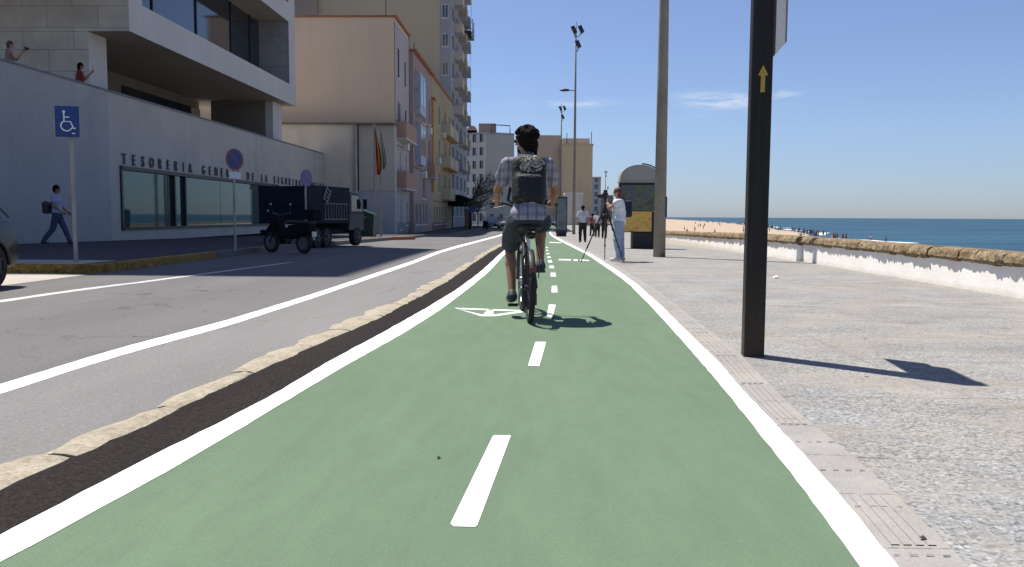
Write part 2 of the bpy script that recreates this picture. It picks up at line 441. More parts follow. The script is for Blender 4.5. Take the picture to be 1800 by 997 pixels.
def strip(name, L, Rr, y0, y1, z, mat, kind='structure', thick=0, jit=(0, 0), nx=1, step=None):
    mb = MB()
    ys = [y for y in YS if y0 < y < y1]; ys = [y0]+ys+[y1]
    fl = L if callable(L) else fn(L); fr = Rr if callable(Rr) else fn(Rr)
    vs = []
    for y in ys:
        a, b = fl(y), fr(y)
        if jit[0]: a += random.uniform(-1, 1)*jit[0]
        if jit[1]: b += random.uniform(-1, 1)*jit[1]
        zz = gz(y)+z
        for i in range(nx+1): vs.append((a+(b-a)*i/nx, y, zz))
    fs = []
    for j in range(len(ys)-1):
        for i in range(nx): q = j*(nx+1)+i; fs.append((q, q+1, q+nx+2, q+nx+1))
    mb.add(vs, fs)
    return mb.build(name, mat, kind=kind)
lineL_out = edge([(0, 946), (119, 879), (239, 817), (358, 759), (472, 700), (586.5, 631.8), (670.8, 586.5), (746, 544.4), (800, 511.3), (845, 478.2), (881.3, 445), (889, 437.6), (912, 419), (936, 406.5)], far=0.04)
lineL_in = edge([(0, 992), (119, 926.4), (239, 862.7), (358, 795), (514, 700), (629, 631.8), (708, 588), (776, 544.4), (821, 510), (860, 478.2), (890, 445), (895, 438.5), (915, 420), (938, 406.7)], far=0.04)
lineR_in = edge([(1510, 997), (1423, 875), (1359, 795), (1280, 695), (1234, 640), (1194, 594), (1147, 542), (1100, 495), (1066, 471), (1022, 443), (980, 421.5), (966, 411), (962, 406)], far=.06)
lineR_out = edge([(1574, 997), (1495, 890), (1439, 831), (1371, 755), (1299, 680), (1264, 638), (1215, 591), (1163, 539), (1116, 497), (1084, 475), (1032, 444), (984, 420.5), (969, 411), (965, 406)], far=.06)
strip_out = edge([(1702, 997), (1646, 938), (1558, 855), (1479, 783), (1407, 731), (1293, 615), (1215, 557), (1147, 505), (1110, 483), (1046, 446), (992, 420.5), (974, 411), (968, 406)], far=.06)
asph_out = edge([(0, 864.7), (75.6, 831), (167, 789), (278.7, 739), (400, 680), (487, 639), (586.5, 595.5), (670.8, 559), (737, 523), (791, 493.3), (851, 451), (887, 430), (905, 415)], far=0.04)
kerb_out = edge([(0, 821), (63.7, 791), (159, 752), (262.7, 714), (400, 657), (457, 632), (511, 608), (568.5, 584), (652.7, 547.4), (700.8, 526), (746, 503.8), (791, 479.5), (836, 454), (881, 427), (900, 414)], far=0.04)
rline_a = edge([(0, 677), (200, 615), (400, 563), (550, 517), (640.7, 487), (731, 457), (800, 433), (881, 411.2)], far=0.03)
rline_b = edge([(0, 694), (200, 629), (400, 574), (550, 525), (640.7, 493.5), (731, 462.3), (800, 437), (885, 412.9)], far=0.03)
KX = -7.4
def wallx(y): return 6.08+max(0, y-47)*.115+.0*y
YE = 150
strip('road', lambda y: -30, fn(rline_b-.04), -6, YE, 0, m_road, nx=6)
strip('parking_strip', fn(rline_a+.04), fn(kerb_out+.16), -6, 95, .002, m_park, nx=2)
strip('asphalt_strip', fn(asph_out-.015), fn(lineL_out+.05), -6, 95, .002, m_newasph, nx=2, jit=(.012, 0))
strip('bike_lane', fn(lineL_out+.02), fn(lineR_out-.02), -6, YE, .004, m_green, nx=4)
strip('lane_edge_line', fn(lineL_out), fn(lineL_in), -6, YE, .006, m_paint, jit=(.005, .003))
strip('lane_edge_line', fn(lineR_in), fn(lineR_out), -6, YE, .006, m_paint, jit=(.003, .004))
strip('road_edge_line', fn(rline_a), fn(rline_b), -6, 120, .004, m_paint, jit=(.004, .004))
strip('edge_slabs', fn(lineR_in+.04), fn(strip_out), -6, YE, .002, m_strip, nx=2)
strip('promenade', fn(strip_out), lambda y: wallx(y)+.3, -6, YE, .0, m_prom, nx=6)
strip('parking_line', fn(edge([(0, 528), (110, 512), (230, 497), (350, 482), (440, 470)])), fn(edge([(0, 532.5), (110, 515.5), (230, 499.5), (350, 484), (440, 471.5)])), 4, 17.5, .002, m_paint2, jit=(.01, .01))
# grooves in the edge slabs (real shallow ribs)
gm = MB()
for k in (.22, .40, .58, .76):
    for (ya, yb) in ((1.2, 2.02), (4.02, 5.0), (5.02, 6.0), (6.02, 7.2), (7.25, 9), (9.02, 12), (2.52, 2.98)):
        n = 10
        for i in range(n):
            y0 = ya+(yb-ya)*i/n; y1 = ya+(yb-ya)*(i+1)/n
            a0 = fn(lineR_out)(y0); b0 = fn(strip_out)(y0); a1 = fn(lineR_out)(y1); b1 = fn(strip_out)(y1)
            p = [(a0+(b0-a0)*k-.012, y0), (a0+(b0-a0)*k+.012, y0), (a1+(b1-a1)*k+.012, y1), (a1+(b1-a1)*k-.012, y1)]
            gm.add([(x, y, .0055) for x, y in p]+[(x, y, .002) for x, y in p], [(0, 1, 2, 3), (0, 3, 7, 4), (1, 5, 6, 2)])
gm.build('edge_slab_ribs', m_strip, kind='structure')
dm = MB()
for j in range(40):
    y = 1.6+j*.42
    a0, b0 = fn(lineR_out)(y), fn(strip_out)(y)
    for k in (.14, .38, .62, .86):
        x = a0+(b0-a0)*k+random.uniform(-.01, .01); w = random.uniform(.008, .016); d = random.uniform(.003, .005)
        dm.add([(x-w, y-d, .0062), (x+w*.8, y-d*.6, .0062), (x+w, y+d*.7, .0062), (x-w*.7, y+d, .0062)], [(0, 1, 2, 3)])
dm.build('slab_slots', M('dark_slot', (.13, .115, .10), .9), kind='structure')
# worn kerb of sandstone blocks
mb = MB(); y = -5.0; fk, fa = fn(kerb_out), fn(asph_out)
while y < 90:
    L = random.uniform(.75, 1.15); n = 7
    vs = []; dl, dr = random.uniform(-.05, .05), random.uniform(-.02, .02)
    top = .005+random.uniform(0, .006)
    for i in range(n+1):
        t = i/n; yy = y+L*t-(.012 if i == n else 0); e = .045*(abs(2*t-1)**4)
        a = fk(yy)+dl+random.uniform(-.024, .024)+e; b = fa(yy)+dr*.3+random.uniform(-.018, .014)+.02-e*.6
        z = gz(yy)
        for s_, zz in ((0, z-.03), (0.01, z+top-.006), (.35, z+top+.004), (.7, z+top), (.99, z+top-.012), (1, z-.03)):
            vs.append((a+(b-a)*s_, yy+random.uniform(-.004, .004), zz+random.uniform(-.003, .003)*(zz > z)))
    fs = []
    for i in range(n):
        for j in range(5): q = i*6+j; fs.append((q, q+1, q+7, q+6))
    fs += [(0, 1, 2, 3, 4, 5), tuple(n*6+q for q in (5, 4, 3, 2, 1, 0))]
    mb.add(vs, fs); y += L
mb.build('kerb', m_kerb, kind='structure')
# dashes
def patch(name, polys, z, mat, kind='structure', n=1):
    mb = MB()
    for P in polys:
        mb.add([(lambda g: (g.x, g.y, g.z))(G(u, v, z)) for u, v in P], [tuple(range(len(P)))])
    return mb.build(name, mat, kind=kind)
dash = [[(792, 920), (797, 925), (835, 926), (839, 923), (898, 766), (895, 765), (869, 765), (866, 767)],
        [(928, 643), (948, 643.5), (960, 601), (941, 601)], [(961, 557), (971, 558), (977, 536), (965, 535)],
        [(969.5, 514), (980, 514), (979, 502.5), (970, 502.5)], [(968, 486), (977.5, 486), (976, 479.5), (968, 479.5)],
        [(966, 471.5), (974, 471.5), (973, 467), (966, 467)], [(964, 461.5), (971, 461.5), (969.5, 457.5), (963, 457.5)],
        [(962.5, 453.5), (968.5, 453.5), (967, 451), (962, 451)], [(961, 447), (966, 447), (965, 445), (960.5, 445)],
        [(960, 441), (964, 441), (963.5, 439.5), (960, 439.5)], [(960, 436), (963.5, 436), (963, 434.5), (960, 434.5)]]
patch('centre_dashes', dash, .006, m_paint)
m_symb = mat_paint('symbol_paint', (.70, .74, .68), .35)
patch('bicycle_symbol', [[(798, 541), (925, 545.5), (924, 548), (806, 543.6)], [(798, 541), (806, 543.6), (846, 552.5), (846, 556)],
                         [(846, 552.5), (870, 552.5), (870, 556), (846, 556)], [(870, 552.5), (924, 545.8), (924, 548.4), (870, 556)],
                         [(850, 551.5), (858, 543.8), (868, 543.8), (867, 552.6)]], .006, m_symb)
patch('far_lane_symbol', [[(982, 455.5), (1003, 455.5), (1004, 458), (982, 457.5)], [(1008, 456), (1015, 456), (1016, 458.5), (1008, 458.5)],
                          [(1020, 456), (1034, 457), (1037, 459), (1020, 458.5)]], .006, m_symb)
patch('far_cross_mark', [[(966, 425.5), (985, 426), (988, 427.3), (966, 427)]], .006, m_symb)

# left pavement: real raised slab with a yellow kerb
def slab(name, pts, h, mat, ys):
    pass
mb = MB()
ys = [13.85]+[15+i*2.5 for i in range(60)]
def kx(y): return KX if y < 55 else (KX+.9*min(1, (y-55)/6))
vs = []
for y in ys:
    z = gz(y)
    vs += [(-40, y, z+.15), (kx(y)-.16, y, z+.15)]
mb.add(vs, [(2*i, 2*i+1, 2*i+3, 2*i+2) for i in range(len(ys)-1)])
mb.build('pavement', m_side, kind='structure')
mb = MB()      # kerb: painted front and side
def kerbrun(mb, pts, w=.16, h=.155, r=.02):
    n = len(pts); prof = [(0, -.05), (0, h-r), (r*.3, h-r*.3), (r, h), (w, h), (w, -.05)]
    vs = []
    for i, p in enumerate(pts):
        t = (Vector(pts[min(i+1, n-1)])-Vector(pts[max(i-1, 0)])); t.z = 0; t.normalize()
        nr = Vector((-t.y, t.x, 0))
        for a, b in prof: vs.append(Vector(p)+nr*a+Vector((0, 0, b)))
    m = len(prof)
    mb.add(vs, [(i*m+j, i*m+j+1, (i+1)*m+j+1, (i+1)*m+j) for i in range(n-1) for j in range(m-1)])
pts = [(-40, 13.7, 0), (-8.0, 13.7, 0), (-7.62, 13.78, 0), (-7.44, 13.98, 0), (-7.4, 14.3, 0)]+[(kx(y), y, gz(y)) for y in (15, 16, 17, 18, 19)]
kerbrun(mb, pts)
mb.build('yellow_kerb', m_yellow, kind='structure')
mb = MB(); kerbrun(mb, [(kx(y), y, gz(y)) for y in range(19, 150, 2)]); mb.build('pavement_kerb', mat_asphalt('grey_kerb_stone', (.17, .165, .15), .15, .1, 5), kind='structure')
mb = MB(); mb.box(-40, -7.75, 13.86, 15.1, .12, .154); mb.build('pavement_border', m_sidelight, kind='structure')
mb = MB(); mb.add([tuple(G(u, v, .004)) for u, v in ((-300, 540), (22, 500), (150, 483.5), (60, 480), (-300, 482))], [(0, 1, 2, 3, 4)]); mb.build('gutter', m_sidelight, kind='structure')
# small planting kerb, orange, near the flags
# base land reaching the horizon, right border follows the sea wall
mb = MB(); ys = [-60, -6, 20, 24, 66, 100, 160, 400, 1200, 6000]
vs = []
for y in ys:
    xr = wallx(y)+.4 if y < 161 else wallx(161)+(y-161)*.13
    vs += [(-6000, y, gz(y)-.04), (xr, y, gz(y)-.04), (xr, y, -6)]
mb.add(vs, [(3*i+a, 3*i+a+1, 3*i+4+a, 3*i+3+a) for i in range(len(ys)-1) for a in (0, 1)])
mb.build('ground', m_ground, kind='structure')

# ------------------------------------------------------------------ beach, sea
SHZ = -4.3
sh = [(-80, 84), (60, 82)]
for u, v in ((1800, 441), (1635, 430), (1496, 421), (1430, 409), (1360, 399), (1290, 392), (1230, 388)):
    d = ray(u, v); p = CAM+d*((SHZ-1)/d.z); sh.append((p.y, p.x))
sh += [(2500, 380), (6000, 800)]
sh.sort()
def shx(y): return float(np.interp(y, [a for a, b in sh], [b for a, b in sh]))
t = NT('beach_sand'); c = t.ramp(t.noise(t.pos, .15, 6, .6), [(.3, (.36, .275, .20)), (.7, (.46, .365, .275))])
c = t.mix(.3, c, t.ramp(t.noise(t.pos, .9, 5, .7), [(.3, .1), (.7, .9)]), 'OVERLAY'); m_sand = t.out(c, .95, 0, .1)
ys = list(np.arange(-80, 200, 4))+list(np.arange(200, 800, 15))+[900, 1100, 1400, 1800, 2500, 4000, 6000]
mb = MB(); vs = []
for y in ys:
    a = (wallx(y)+.42 if y < 161 else wallx(161)+(y-161)*.13); b = shx(y)+2.0*math.sin(y*.045)+.8*math.sin(y*.21)
    for k in range(6): s_ = k/5; vs.append((a+(b-a)*s_, y, -3.2+(SHZ+3.2+.02)*s_-(.35 if k == 5 else 0)))
mb.add(vs, [(6*i+k, 6*i+k+1, 6*i+k+7, 6*i+k+6) for i in range(len(ys)-1) for k in range(5)])
mb.build('beach', m_sand, kind='structure', smooth=True)
t = NT('sea_water')
X, Y, Z = t.sep(t.pos)
n1 = t.noise(t.scale(t.pos, (.002, .010, 1)), 1, 6, .6); n2 = t.noise(t.scale(t.pos, (.02, .09, 1)), 1, 5, .65); n3 = t.noise(t.scale(t.pos, (.15, .5, 1)), 1, 4, .6)
c = t.ramp(n1, [(.3, (.010, .048, .078)), (.7, (.020, .072, .105))])
c = t.mix(.55, c, t.ramp(n2, [(.35, .15), (.65, .85)]), 'OVERLAY')
c = t.mix(t.ramp(n3, [(.72, 0.0), (.78, .25)]), c, (.3, .36, .4))
t.bump(n3, .4, .5); m_sea = t.out(c, .45, 0, .25)
mb = MB(); q = 60000
mb.add([(-2000, -q, SHZ-.1), (q, -q, SHZ-.1), (q, q, SHZ-.1), (-2000, q, SHZ-.1)], [(0, 1, 2, 3)])
mb.build('sea', m_sea, kind='structure')
m_foam = M('surf_foam', (.75, .78, .78), .9, .1, .5, .2, 3)
mb = MB()
for row, (off, wd) in enumerate(((.2, 1.7), (6, .8))):
    prev = None
    for y in np.arange(185 if row == 0 else 380, 1500, 2.5 if row else 2.0):
        a = shx(y)+2.0*math.sin(y*.045)+.8*math.sin(y*.21)+off+1.2*math.sin(y*.13+row*2)
        w = max(0.0, wd*(.5+.7*math.sin(y*.07+row)+.5*math.sin(y*.31+row*3)))*(1 if row == 0 else (math.sin(y*.023+row*1.7) > .1))
        cur = ((a-w*.5, y, SHZ-.06+.02*row), (a+w, y, SHZ-.06+.02*row))
        if prev and w > .05: mb.add([prev[0], prev[1], cur[1], cur[0]], [(0, 1, 2, 3)])
        prev = cur
mb.build('surf', m_foam, kind='stuff')

# ------------------------------------------------------------------ sea wall
t = NT('whitewashed_wall'); X, Y, Z = t.sep(t.pos)
c = t.ramp(t.noise(t.pos, 2.2, 6, .65), [(.3, (.80, .77, .71)), (.7, (.90, .87, .82))])
low = t.ramp(t.math('ADD', Z, t.math('MULTIPLY', t.noise(t.pos, 3, 5), .16)), [(.04, 1.), (.17, 0.)])
c = t.mix(t.math('MULTIPLY', low, .55), c, (.48, .40, .30)); t.bump(t.noise(t.pos, 30, 4), .4, .01); m_white = t.out(c, .9, 0, .1)
t = NT('rough_oyster_stone'); a = t.noise(t.pos, 7, 8, .75, .3); b = t.noise(t.pos, 28, 6, .8)
c = t.ramp(a, [(.3, (.10, .075, .05)), (.46, (.19, .14, .085)), (.6, (.33, .255, .16)), (.75, (.45, .365, .24))])
c = t.mix(.5, c, t.ramp(b, [(.3, 0.), (.7, 1.)]), 'OVERLAY'); t.bump(b, .8, .03); m_stone = t.out(c, .95, 0, .1)
def sea_wall(y0, y1, lab, dx=0):
    root = thing('sea_wall', lab, 'wall', (wallx(y0)+dx, y0, 0), 0, 'low sea walls along the promenade')
    mb = MB(); ys = list(np.arange(y0, y1, 1.0))+[y1]; vs = []
    for y in ys:
        x = wallx(y)+dx; z = gz(y)
        vs += [(x, y, z-.1), (x+.012, y, z+.40), (x+.45, y, z+.40), (x+.45, y, -5)]
    n = 4
    mb.add(vs, [(i*n+j, i*n+j+1, (i+1)*n+j+1, (i+1)*n+j) for i in range(len(ys)-1) for j in range(3)]+[(0, 1, 2, 3), tuple((len(ys)-1)*n+k for k in (3, 2, 1, 0))])
    mb.build('plastered_wall', m_white, root)
    # coping: irregular broken stones, one mesh
    mb = MB(); y = y0
    while y < y1:
        L = random.uniform(.28, .6); L = min(L, y1-y+.01); m = 9; n2_ = 5
        o0 = random.uniform(.0, .04); h0 = random.uniform(-.012, .012); P = []; zj = [random.uniform(0, .05) for _ in range(3)]
        for i in range(m+1):
            t_ = i/m; yy = y+L*t_; x = wallx(yy)+dx; z = gz(yy)
            ends = .010*abs(2*t_-1)**7
            def jx(a): return random.uniform(-a, a)*.6
            ov = -.035-o0*.7+ends
            zb = z+.425-zj[i//4 % 3]
            P.append([(x+.05, yy, z+.375), (x+ov+.03+jx(.02), yy, zb), (x+ov-.012+jx(.022), yy, z+.445+jx(.015)), (x+ov+jx(.022), yy, z+.475+jx(.02)),
                      (x+ov+.01+jx(.015), yy, z+.52+h0+jx(.015)), (x+ov+.07+jx(.02), yy, z+.565+h0*.5+jx(.008)), (x+.2, yy, z+.572+jx(.008)), (x+.4, yy, z+.565+jx(.01)), (x+.52+jx(.03), yy, z+.53), (x+.5, yy, z+.34)])
        k = len(P[0]); vs = [p for r in P for p in r]
        mb.add(vs, [(i*k+j, i*k+(j+1) % k, (i+1)*k+(j+1) % k, (i+1)*k+j) for i in range(m) for j in range(k)]+[tuple(range(k)), tuple(m*k+q for q in range(k-1, -1, -1))])
        y += L+.006
    mb.build('stone_coping', m_stone, root, smooth='auto')
sea_wall(-5, 19.4, 'low whitewashed sea wall with rough brown stone coping, nearest stretch at the right edge')
sea_wall(19.42, 150, 'low whitewashed sea wall with stone coping, farther stretch whose white end face steps forward', -.13)
# bits on the promenade
def litter(name, lab, cat, u, v, s, col, n=6):
    g = G(u, v); mb = MB(); vs = []
    for i in range(n):
        a = 2*math.pi*i/n; r = s*random.uniform(.6, 1.1); vs.append((g.x+r*math.cos(a), g.y+r*1.3*math.sin(a), g.z+.008+random.uniform(0, .3)*s))
    vs.append((g.x, g.y, g.z+.012+s*.45)); vs.append((g.x, g.y, g.z+.005))
    mb.add(vs, [(i, (i+1) % n, n) for i in range(n)]+[((i+1) % n, i, n+1) for i in range(n)])
    o = mb.build(name, M(name+'_mat', col, .8)); prop(o, lab, cat)
litter('crumpled_paper', 'small crumpled white paper lying on the promenade near the wooden post', 'litter', 1364, 489, .075, (.7, .68, .64), 5)
litter('pebble', 'tiny dark pebble on the green lane left of the long dash', 'stone', 771, 808, .009, (.04, .035, .03))
litter('pebble', 'tiny dark pebble on the grey edge slabs at the bottom right', 'stone', 1622, 950, .012, (.05, .045, .045))
# ------------------------------------------------------------------ shared materials
def mat_plaster(name, col, var=.12, stain=.3, sc=.35):
    t = NT(name); p = t.pos
    c = t.ramp(t.noise(p, sc, 6, .6), [(.3, tuple(x*(1-var) for x in col)), (.7, tuple(x*(1+var) for x in col))])
    s_ = t.noise(t.scale(p, (1.2, 1.2, .12)), .9, 7, .7)
    c = t.mix(t.ramp(s_, [(.52, 0.), (.72, stain)]), c, tuple(x*.55 for x in col))
    f = t.noise(p, 14, 4, .7); c = t.mix(.12, c, t.ramp(f, [(.3, 0.), (.7, 1.)]), 'OVERLAY')
    t.bump(f, .15, .01); return t.out(c, .9, 0, .15)
def mat_glass(name, col=(.015, .022, .025), rough=.04, spec=.9, wav=.15):
    t = NT(name); t.bump(t.noise(t.pos, .5, 2), wav, .02)
    t.b.inputs['IOR'].default_value = 1.75
    return t.out(col, rough, 0, spec)
m_stonewall = None
def mat_cladding(name, col, bw, bh, axis):
    t = NT(name); X, Y, Z = t.sep(t.pos); cb = t.n('CombineXYZ')
    t.l(X if axis == 'x' else Y, cb.inputs[0]); t.l(Z, cb.inputs[1])
    br = t.n('TexBrick'); t.l(cb.outputs[0], br.inputs['Vector'])
    br.inputs['Scale'].default_value = 1; br.inputs['Brick Width'].default_value = bw; br.inputs['Row Height'].default_value = bh
    br.inputs['Mortar Size'].default_value = .012; br.inputs['Mortar Smooth'].default_value = .3
    br.inputs['Color1'].default_value = (*[x*.95 for x in col], 1); br.inputs['Color2'].default_value = (*[x*1.05 for x in col], 1); br.inputs['Mortar'].default_value = (*[x*.5 for x in col], 1)
    c = t.mix(.25, br.outputs['Color'], t.ramp(t.noise(t.pos, .9, 7, .65), [(.3, .1), (.7, .9)]), 'OVERLAY')
    return t.out(c, .85, 0, .2)
m_podium = mat_plaster('podium_concrete', (.47, .445, .405), .1, .35)
m_podium2 = mat_plaster('podium_blue_wall', (.40, .39, .385), .08, .25)
m_frame = mat_plaster('pale_render_frame', (.54, .53, .52), .05, .15)
m_clad = mat_cladding('limestone_cladding', (.54, .49, .42), 1.9, .78, 'x')
m_cladg = mat_cladding('grey_panel_cladding', (.27, .275, .285), 3.0, .9, 'x')
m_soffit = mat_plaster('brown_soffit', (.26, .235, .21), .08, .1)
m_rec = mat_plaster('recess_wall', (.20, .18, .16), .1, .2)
m_mirror = mat_glass('tinted_mirror_glass', (.02, .045, .05), .03, 1.0, .05)
m_mirror.node_tree.nodes['Principled BSDF'].inputs['IOR'].default_value = 1.75
m_mirror.node_tree.nodes['Principled BSDF'].inputs['Specular Tint'].default_value = (.30, .50, .54, 1)
m_glassd = mat_glass('dark_glass', (.012, .02, .03), .06)
m_metal = M('galvanised_metal', (.30, .29, .27), .5, .2, 1.2, .2, 50, metal=.35)
m_mast = mat_plaster('weathered_mast', (.25, .225, .19), .15, .4, 1.5)
m_dark = M('black_plastic', (.016, .016, .018), .5, .2)
m_darkmetal = M('dark_frame_metal', (.03, .035, .04), .4, .2, metal=.3)
m_wood = None
t = NT('dark_weathered_timber'); g = t.noise(t.scale(t.pos, (26, 26, .9)), 1, 6, .7)
c = t.ramp(g, [(.3, (.010, .008, .008)), (.6, (.022, .018, .017)), (.8, (.05, .04, .034))])
Z = t.sep(t.pos)[2]
c = t.mix(t.ramp(t.math('ADD', Z, t.math('MULTIPLY', t.noise(t.pos, 8, 4), .25)), [(.05, .85), (.8, 0.)]), c, (.055, .038, .022)); t.bump(g, .5, .01); m_wood = t.out(c, .6, 0, .3)

# ------------------------------------------------------------------ wooden signpost
b = G(1327, 628); bx, by = b.x, b.y+.07
root = thing('wooden_signpost', 'dark square timber post with a yellow arrow, standing on the grey promenade slabs', 'signpost', (bx, by, 0), R(-6))
mb = MB(); mb.box(-.072, .072, -.072, .072, -.05, 3.05); mb.build('post', m_wood, root, local=True, bevel=.008)
zt = W(1350, 118, by).z; zb = W(1350, 165, by).z; xa = .002
mb = MB(); aw = .032
P = [(xa-.011, -.0745, zb), (xa+.019, -.0745, zb), (xa+.019, -.0745, zb+(zt-zb)*.62), (xa+.039, -.0745, zb+(zt-zb)*.62), (xa+.004, -.0745, zt), (xa-.031, -.0745, zb+(zt-zb)*.62), (xa-.011, -.0745, zb+(zt-zb)*.62)]
mb.prism(P, (0, -.004, 0)); mb.build('arrow', M('yellow_arrow_paint', (.42, .29, .06), .7, .1), root, local=True)
# board seen nearly edge-on on the post's right, running away from the viewer
m_board = M('pale_sign_board', (.62, .60, .57), .6, .05)
zb = 2.13
mb = MB(); mb.prism([(.072, -.02, zb), (.115, -.03, zb+.045), (.115, .70, zb+.10), (.072, .70, zb+.05)], (0, 0, .0)) if False else None
mb.prism([(.073, -.05, zb), (.073, .62, zb+.02), (.073, .62, zb+.62), (.073, -.05, zb+.62)], (.012, 0, 0)); mb.build('side_board', M('grey_board', (.10, .105, .115), .6, .1), root, local=True, bevel=.002)
mb = MB(); mb.prism([(.086, -.06, zb+.01), (.155, -.045, zb+.085), (.155, -.045, zb+.62), (.086, -.06, zb+.62)], (0, .03, 0)); mb.build('sign_panel', m_board, root, local=True, bevel=.003)
mb = MB(); mb.prism([(.156, -.046, zb+.085), (.165, -.046, zb+.095), (.165, -.046, zb+.62), (.156, -.046, zb+.62)], (0, .5, 0)); mb.build('panel_edge', M('grey_edge', (.2, .2, .22), .5), root, local=True)
# ------------------------------------------------------------------ lighting masts
def light_mast(base, H, r0, lab, near=False, lamp=True):
    root = thing('lighting_mast', lab, 'lamp post', tuple(base), 0, 'tall lighting masts along the promenade')
    mb = MB(); mb.tube([(0, 0, -.1), (0, 0, H*.33), (0, 0, H*.66), (0, 0, H)], [r0, r0*.86, r0*.62, r0*.34], 16); mb.build('pole', m_mast, root, local=True, smooth=True)
    mb = MB(); s = H/15
    for (z, ax, ay, nm) in ((H-1.05*s, .38*s, -.1, 0), (H-1.1*s, -.12*s, -.2, 1), (H-2.1*s, .18*s, -.25, 2)):
        h = MB(); h.T = frame_T((ax, ay, z+.45*s), (.9, 0, .43), (0, 1, 0), (-.43, 0, .9))
        h.box(-.09*s, .12*s, -.16*s, .16*s, -.22*s, .30*s); h.box(-.13*s, -.09*s, -.19*s, .19*s, -.26*s, .34*s)
        h.build('floodlight', m_darkmetal, root, local=True)
        a = MB(); a.tube([(0, 0, z), (ax*.6, ay*.6, z+.02), (ax, ay, z+.3*s)], .03*s, 6); a.build('bracket', m_darkmetal, root, local=True)
    if lamp:
        z = H*.68
        a = MB(); a.cyl((0, 0, z), (-.45*s, 0, z), .035*s, n=8); a.build('arm', m_mast, root, local=True)
        h = MB(); h.ball((-.75*s, 0, z+.03*s), (.38*s, .14*s, .10*s), 12); h.build('lantern', m_darkmetal, root, local=True, smooth=True)
    return root
g = G(1160, 452); mst = light_mast((g.x+.0, g.y+.12, 0), 13.5, .155, 'thick tapering lighting mast nearest the viewer, rising out of the picture beside the kiosk', lamp=False)
mb = MB(); zz = W(1167, 382, g.y).z; z2 = W(1167, 346, g.y).z
mb.box(.10, .16, -.10, .12, zz, z2); mb.build('blue_box', M('blue_box_paint', (.02, .05, .14), .5), mst, local=True, bevel=.008)
g = G(1008.5, 412); light_mast((g.x, g.y, gz(g.y)), (W(1016, 38, g.y).z-gz(g.y)), .14, 'slim lighting mast with floodlights at its top, standing behind the pedestrian in the white shirt')
y = 112; p = W(985, 404, y); light_mast((p.x, y, -.55), W(986, 182, y).z+.55, .14, 'farther lighting mast rising beside the cyclist in front of the tan apartment block', lamp=False)
y = 185; p = W(1063, 402, y); light_mast((p.x, y, -.55), W(1064, 299, y).z+.55, .13, 'small distant lighting mast above the photographer', lamp=False)

# ------------------------------------------------------------------ institution building
bd = thing('office_building', 'modern pale office building with a cantilevered upper frame and a long mirror window', 'building', (-15, 30, 0))
def part(mb, name, mat, par=bd, **k): return mb.build(name, mat, par, **k)
X0 = -15.0; PZ = 5.25
mb = MB(); holes = [(29.75-29.0, .42, 47.9-29.0, 2.70), (47.95-29, .1, 54.5-29, 2.70)]
mb.wall((X0, 29.0, 0), (0, 1, 0), (0, 0, 1), (1, 0, 0), 30.5, PZ, holes, .25)
mb.wall((X0-.35, 29.0, 0), (0, 1, 0), (0, 0, 1), (-1, 0, 0), 30.5, PZ)
mb.add([(X0, 29, PZ), (X0, 59.5, PZ), (X0-.35, 59.5, PZ), (X0-.35, 29, PZ)], [(0, 1, 2, 3)])
part(mb, 'podium_wall', m_podium)
mb = MB(); mb.box(X0-.35, X0+.02, 14.6, 28.995, 0, PZ-.0); part(mb, 'blue_grey_wall', m_podium2)
mb = MB(); mb.box(X0-.40, X0+.05, 14.6, 59.5, PZ+.002, PZ+.06); part(mb, 'parapet_coping', M('coping_grey', (.18, .19, .22), .8), )
mb = MB(); mb.box(-34, X0-.36, 14.6, 59.4, 4.25, 4.40); part(mb, 'terrace_floor', m_podium)
# long window
mb = MB(); fw = .10
mb.box(X0-.05, X0+.06, 29.75, 47.9, .42, .52); mb.box(X0-.05, X0+.06, 29.75, 47.9, 2.60, 2.74); mb.box(X0-.05, X0+.06, 29.70, 29.82, .42, 2.74); mb.box(X0-.05, X0+.06, 47.8, 47.95, .42, 2.74)
wf = part(mb, 'window_frame', m_darkmetal)
for y in (34.25, 35.3):
    mb = MB(); mb.box(X0-.12, X0+.02, y-.06, y+.06, .52, 2.6); mb.build('mullion', m_darkmetal, wf)
yy = [29.82, 34.19, 34.31, 35.24, 35.36, 39.4, 39.44, 43.6, 43.64, 47.8]
for a, b_ in zip(yy[::2], yy[1::2]):
    mb = MB(); mb.box(X0-.14, X0-.10, a, b_, .52, 2.6); mb.build('pane', m_mirror, wf)
mb = MB(); mb.box(X0-1.6, X0-1.4, 47.9, 54.6, .1, 2.7); mb.box(X0-1.5, X0-.25, 47.8, 47.95, .1, 2.7); mb.box(X0-1.5, X0-.25, 54.5, 54.6, .1, 2.7); mb.box(X0-1.5, X0-.25, 47.95, 54.5, 2.7, 2.8); part(mb, 'entrance_recess', M('dark_recess', (.03, .03, .035), .8))
